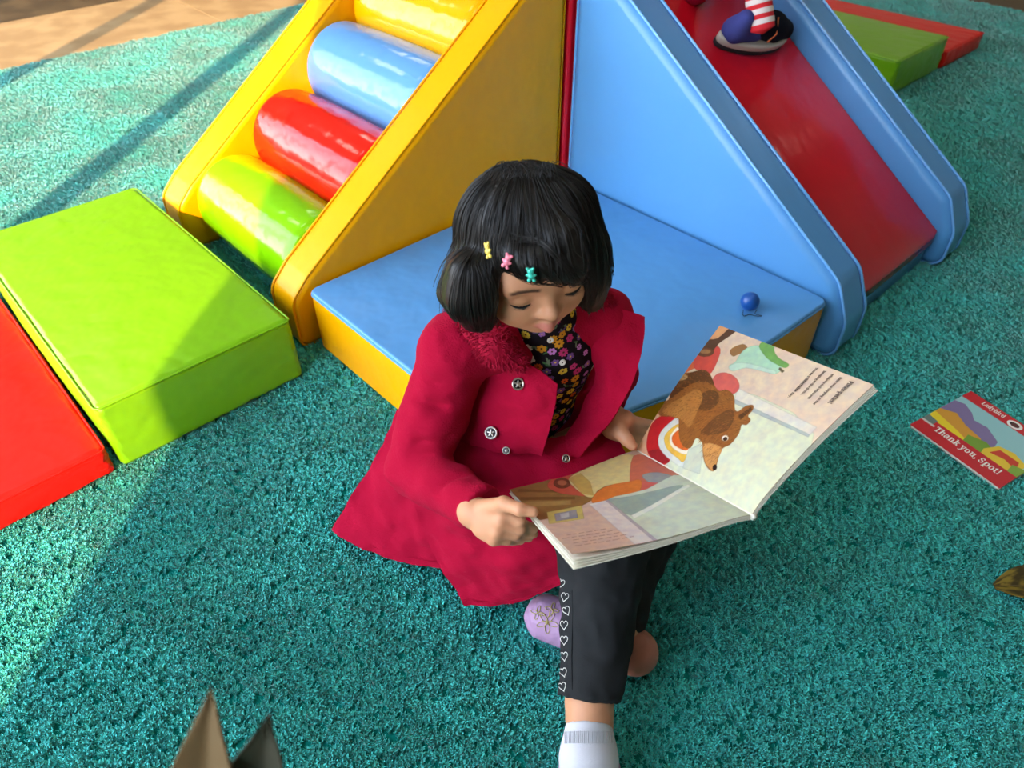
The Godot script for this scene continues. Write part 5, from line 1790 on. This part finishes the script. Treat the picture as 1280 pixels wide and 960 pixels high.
# ---------------------------------------------------------------- small things
func build_small() -> void:
	# ball with an elastic loop on the pad
	var at := ph(935, 386, 0.1505)
	var ball := seen_thing("ball", "small blue ball with a thin dark elastic loop on the pad", "ball", at)
	var bm := plain(Color(0.10, 0.32, 0.62), 0.3)
	var prof := PackedVector2Array()
	for k in 17:
		var a := PI * k / 16.0
		prof.append(Vector2(0.0195 * sin(a), 0.0195 - 0.0195 * cos(a)))
	part("shell", lathe(prof, 28), bm, ball)
	var loop := spline(PackedVector3Array([Vector3(-0.014, 0.006, 0.012), Vector3(-0.016, 0.0012, 0.026), Vector3(-0.002, 0.0012, 0.022), Vector3(0.012, 0.0012, 0.027), Vector3(0.022, 0.0012, 0.026), Vector3(0.010, 0.0012, 0.019), Vector3(0.014, 0.006, 0.012)]), 30)
	part("elastic_loop", tube(loop, [0.0007], 6), mats.lash, ball)
	# dry leaf lying at the edge of the view
	var la := ph(1275, 733, 0.012)
	var leaf := seen_thing("dry_leaf", "curled olive brown leaf lying on the teal carpet", "leaf", Vector3(la.x, 0.004, la.z))
	var rows := []
	for j in 9:
		var f := j / 8.0
		var wd := 0.034 * pow(sin(PI * clampf(f * 0.94 + 0.03, 0, 1)), 0.8)
		var row := []
		for k in 7:
			var s := (k - 3) / 3.0
			row.append(Vector3(-0.042 + 0.13 * f, 0.008 + 0.010 * absf(s) * sin(PI * f) + 0.012 * f, s * wd + 0.006 * f))
		rows.append(row)
	var lm := plain(Color.WHITE, 0.6, 0.4)
	lm.albedo_texture = tint_tex(128, 0.03, 44, 4, Color(0.22, 0.18, 0.06), Color(0.50, 0.42, 0.14))
	var blade := part("blade", sheet(rows, 18, 32, 0.0012, 0), lm, leaf)
	part("midrib", tube(PackedVector3Array([Vector3(-0.04, 0.0095, 0), Vector3(0.0, 0.013, 0.002), Vector3(0.05, 0.0175, 0.004), Vector3(0.10, 0.022, 0.006)]), [0.0006, 0.001, 0.0014, 0.0018], 6), plain(Color(0.36, 0.28, 0.12), 0.6), blade)
	# potted plant just below the camera; two leaf tips reach into view
	var pa := Vector3(-0.24, 0.0, 0.03)
	var plant := seen_thing("potted_plant", "potted plant with stiff pointed brown green leaves", "plant", Vector3(pa.x, -0.008, pa.z))
	part("pot", lathe(PackedVector2Array([Vector2(0, 0), Vector2(0.07, 0), Vector2(0.075, 0.004), Vector2(0.095, 0.15), Vector2(0.1, 0.155), Vector2(0.1, 0.17), Vector2(0.088, 0.17), Vector2(0.085, 0.14), Vector2(0, 0.14)]), 32), plain(Color(0.55, 0.30, 0.20), 0.8), plant)
	part("soil", lathe(PackedVector2Array([Vector2(0, 0.15), Vector2(0.085, 0.148)]), 24), plain(Color(0.12, 0.08, 0.06), 1.0), plant)
	var tan_leaf := plain(Color(0.45, 0.36, 0.23), 0.6, 0.4)
	var dark_leaf := plain(Color(0.22, 0.22, 0.16), 0.6, 0.4)
	var b0 := pa + Vector3(0, 0.14, 0)
	var tips := [[pt(264, 862, 0.33), tan_leaf, 0.036], [pt(337, 893, 0.34), dark_leaf, 0.048], [pt(90, 1060, 0.4), dark_leaf, 0.028], [pt(450, 1150, 0.45), tan_leaf, 0.025], [pt(250, 1230, 0.42), dark_leaf, 0.03]]
	for q in tips:
		var tip: Vector3 = q[0]
		var lr := []
		for j in 9:
			var f := j / 8.0
			var c := b0.lerp(tip, f) + Vector3(0, 0.05 * sin(PI * f) * 0.6, 0)
			var wd: float = q[2] * (1.0 - pow(f, 6.0)) * (0.5 + 0.5 * minf(1.0, f * 3.0))
			var sd := (tip - b0).cross(Vector3(0, 0.6, 0.8)).normalized()
			var row := []
			for k in 5:
				var s := (k - 2) / 2.0
				row.append(c + sd * s * wd + Vector3(0, 0.3, 0.6).normalized() * absf(s) * wd * 0.35)
			lr.append(row)
		seen_part("leaf", sheet(lr, 10, 28, 0.0016, 0), q[1], plant, Vector3(pa.x, -0.008, pa.z))

# ---------------------------------------------------------------- the child on the slide
func build_slider() -> void:
	# modelled in the slide's axes: x = b, y = up, z = a
	var at := ab(0, 0, 0)
	var seat := Vector3(0.02, 0.66, -0.32)
	var kid := thing("person", "child in a red coat and blue sneaker sitting at the top of the slide", "person", at + Vector3(seat.z, seat.y, -seat.x), PI / 2)
	var pos := -seat
	# the sneaker seen in the chute: sole corners from the view
	var heel := chute_point(893, 56)
	var toe := chute_point(972, 50)
	var fwd := (toe - heel).normalized()
	var up := Vector3(0.555, 0.832, 0.0)
	up = (up - fwd * up.dot(fwd)).normalized()
	var side := fwd.cross(up)
	var len := toe.distance_to(heel) * 1.06
	var fr := Basis(fwd, up, side)
	# sole layers
	var outline := PackedVector2Array()
	for k in 40:
		var a := TAU * k / 40.0
		var lx := cos(a)
		var wv := sin(a) * (0.36 + 0.06 * lx) * 0.5
		outline.append(Vector2(lx * 0.5 * len, wv * len * 0.98))
	var mid := heel.lerp(toe, 0.5) + up * 0.002
	var tr := Transform3D(Basis(fwd, side, up) if Basis(fwd, side, up).determinant() > 0 else Basis(fwd, -side, up), mid)
	var white := plain(Color(0.74, 0.71, 0.66), 0.7)
	var tread := plain(Color(0.10, 0.10, 0.12), 0.8)
	var navy := cloth(Color(0.05, 0.08, 0.13), mats.weave, 14.0, 0.6, 0.2)
	var violet := cloth(Color(0.25, 0.27, 0.52), mats.weave, 14.0, 0.6, 0.2)
	var so := part("sneaker_sole", slab(outline, 0.0, 0.012, 0.004, 3), tread, kid, "dark treaded outsole")
	so.transform = Transform3D(tr.basis, tr.origin + pos)
	var ms := part("sneaker_midsole", slab(outline, 0.010, 0.030, 0.006, 3), white, kid, "off-white midsole")
	ms.transform = Transform3D(tr.basis, tr.origin + pos)
	var uf := Field.new()
	uf.chain([mid - fwd * len * 0.04 + up * 0.058, mid + fwd * len * 0.18 + up * 0.046, mid + fwd * len * 0.40 + up * 0.034], [0.034, 0.033, 0.026], 0.02)
	var u1 := part("sneaker_toe", field_mesh(uf, 0.004), navy, kid, "navy toe of the sneaker")
	u1.position = pos
	var vf := Field.new()
	vf.chain([mid - fwd * len * 0.36 + up * 0.040, mid - fwd * len * 0.08 + up * 0.046], [0.028, 0.031], 0.02)
	vf.chain([mid - fwd * len * 0.35 + up * 0.05, mid - fwd * len * 0.33 + up * 0.078], [0.024, 0.020], 0.02)
	var u2 := part("sneaker_heel", field_mesh(vf, 0.004), violet, kid, "violet blue heel of the sneaker")
	u2.position = pos
	var lace := plain(Color(0.85, 0.45, 0.25), 0.6)
	var lp := tube(PackedVector3Array([mid + fwd * len * 0.05 + up * 0.036 + side * 0.036, mid + fwd * len * 0.09 + up * 0.060 + side * 0.034, mid + fwd * len * 0.06 + up * 0.090 + side * 0.012]), [0.0022], 6)
	var lo := part("lace_loop", lp, lace, kid, "orange lace loop")
	lo.position = pos
	# leg, sock stripes, body
	var ankle := mid - fwd * len * 0.18 + up * 0.092
	var knee := Vector3(0.14, 0.90, -0.36)
	var hip := Vector3(-0.02, 0.738, -0.33)
	var sk := Mb.new()
	var f := Field.new()
	f.chain([ankle, knee], [0.026, 0.036], 0.01)
	f.chain([knee, hip], [0.04, 0.055], 0.02)
	f.chain([hip, hip + Vector3(-0.02, 0.26, 0), hip + Vector3(0.01, 0.36, 0)], [0.075, 0.075, 0.035], 0.03)
	f.ball(hip + Vector3(0.02, 0.46, 0), Vector3(0.075, 0.095, 0.068), Basis.IDENTITY, 0.02)
	f.chain([hip + Vector3(0.095, 0.445, 0), hip + Vector3(0.105, 0.44, 0)], [0.012, 0.009], 0.012)
	f.chain([hip + Vector3(-0.02, 0.27, 0.09), Vector3(0.06, 0.84, -0.20), Vector3(0.13, 0.86, -0.27), Vector3(0.16, 0.90, -0.30)], [0.032, 0.028, 0.02, 0.018], 0.02)
	f.chain([hip + Vector3(-0.02, 0.27, -0.09), Vector3(0.06, 0.84, -0.46), Vector3(0.13, 0.86, -0.43), Vector3(0.16, 0.90, -0.41)], [0.032, 0.028, 0.02, 0.018], 0.02)
	nets(sk, f, 0.009)
	sk.smooth(0.0)
	for k in sk.v.size(): sk.c[k] = lin(0.78, 0.56, 0.43)
	var body := part("body", sk.mesh(), mats.skin, kid)
	body.position = pos
	var cf := Field.new()
	cf.chain([hip + Vector3(0.02, -0.02, 0), hip + Vector3(-0.02, 0.27, 0)], [0.095, 0.085], 0.03)
	cf.chain([hip + Vector3(0.0, 0.0, 0.03), knee + Vector3(-0.04, -0.02, 0.03), chute_point(868, 4) + Vector3(0, 0.03, 0)], [0.08, 0.055, 0.035], 0.04)
	cf.chain([hip + Vector3(-0.02, 0.26, 0.09), Vector3(0.06, 0.84, -0.20), Vector3(0.12, 0.86, -0.265)], [0.045, 0.042, 0.034], 0.02)
	cf.chain([hip + Vector3(-0.02, 0.26, -0.09), Vector3(0.06, 0.84, -0.46), Vector3(0.12, 0.86, -0.435)], [0.045, 0.042, 0.034], 0.02)
	var coat := part("coat", field_mesh(cf, 0.009), mats.coat, kid, "red coat")
	coat.position = pos
	var hf := Field.new()
	hf.ball(hip + Vector3(0.005, 0.48, 0), Vector3(0.085, 0.09, 0.08), Basis.IDENTITY, 0.02)
	hf.ball(hip + Vector3(0.09, 0.44, 0), Vector3(0.06, 0.08, 0.06), Basis.IDENTITY, 0.01, true)
	var hair := part("hair", field_mesh(hf, 0.007), mats.hair, kid)
	hair.position = pos
	# striped sock
	var sock_dir := (knee - ankle).normalized()
	for k in 11:
		var p0 := ankle + sock_dir * (k * 0.011 - 0.034)
		var st := part("sock_stripe", tube(PackedVector3Array([p0, p0 + sock_dir * 0.011]), [0.030 + 0.0012 * (k % 2)], 16), plain(Color(0.80, 0.10, 0.15), 0.85) if k % 2 == 0 else plain(Color(0.85, 0.80, 0.78), 0.85), kid)
		st.position = pos
	# second leg in dark trousers crossing behind
	var df := Field.new()
	var foot2 := chute_point(962, -40) + Vector3(0, 0.03, 0)
	df.chain([chute_point(950, 2) + up * 0.10, knee + Vector3(0.04, 0.02, -0.08), hip + Vector3(0, 0, -0.06)], [0.026, 0.045, 0.06], 0.02)
	df.chain([chute_point(950, 2) + up * 0.10, foot2], [0.026, 0.03], 0.02)
	var dk := part("trousers", field_mesh(df, 0.008), mats.trousers, kid, "dark trouser leg")
	dk.position = pos

# where a line of sight meets the chute, in the slide's axes
func chute_point(px: float, py: float) -> Vector3:
	var o := room(Vector3(0, CAM_H, 0))
	var d := room(pt(px, py, 1.0)) - o
	# slide axes: x = -z(room), y, z = x(room); chute top h = 0.6365 - 0.672 b
	var oo := Vector3(-o.z, o.y, o.x)
	var dd := Vector3(-d.z, d.y, d.x)
	var t := (0.637 - 0.672 * oo.x - oo.y) / (dd.y + 0.672 * dd.x)
	return oo + dd * t

func build_rest() -> void:
	build_girl()
	build_open_book()
	build_closed_book()
	build_small()
	build_slider()

# ---------------------------------------------------------------- scene
const LAMP_GLOW := 4.0
const LAMP_ENERGY := 0.65

func _ready() -> void:
	# camera
	var cam := Camera3D.new()
	cam.name = "camera"
	add_child(cam)
	cam.position = room(Vector3(0, CAM_H, 0))
	cam.rotation = Vector3(-deg_to_rad(PITCH), VIEW_TURN, 0)
	cam.fov = rad_to_deg(2.0 * atan(480.0 / FOC))
	cam.near = 0.02
	cam.far = 60.0
	cam.current = true
	var lens := CameraAttributesPhysical.new()
	lens.frustum_focal_length = 12.0 / (480.0 / FOC)
	lens.exposure_aperture = 5.5
	lens.frustum_focus_distance = 1.05
	lens.frustum_near = 0.02
	lens.frustum_far = 60.0
	cam.attributes = lens
	# sky and exposure
	var env := Environment.new()
	env.background_mode = Environment.BG_SKY
	var sky := Sky.new()
	var air := ProceduralSkyMaterial.new()
	air.sky_top_color = Color(0.66, 0.72, 0.80)
	air.sky_horizon_color = Color(0.93, 0.93, 0.92)
	air.ground_bottom_color = Color(0.45, 0.42, 0.38)
	air.ground_horizon_color = Color(0.72, 0.70, 0.66)
	air.sky_energy_multiplier = 4.0
	air.ground_energy_multiplier = 3.0
	sky.sky_material = air
	env.sky = sky
	env.tonemap_mode = Environment.TONE_MAPPER_LINEAR
	env.tonemap_exposure = 0.585
	env.sdfgi_enabled = true
	env.ssao_enabled = true
	env.ssil_enabled = true
	var we := WorldEnvironment.new()
	we.name = "environment"
	we.environment = env
	add_child(we)
	# low winter sun from behind the camera, through the window wall
	var sun := DirectionalLight3D.new()
	sun.name = "sun"
	add_child(sun)
	sun.look_at_from_position(Vector3.ZERO, Vector3(0.13 * 0.866, -0.5, -0.99 * 0.866).rotated(Vector3.UP, VIEW_TURN), Vector3.UP)
	sun.light_energy = 6.3
	sun.light_color = Color(1.0, 0.87, 0.68)
	sun.light_angular_distance = 0.55
	sun.shadow_enabled = true
	make_materials()
	build_room()
	build_ceiling_lamps()
	build_carpet()
	build_climber()
	build_mats()
	build_rest()
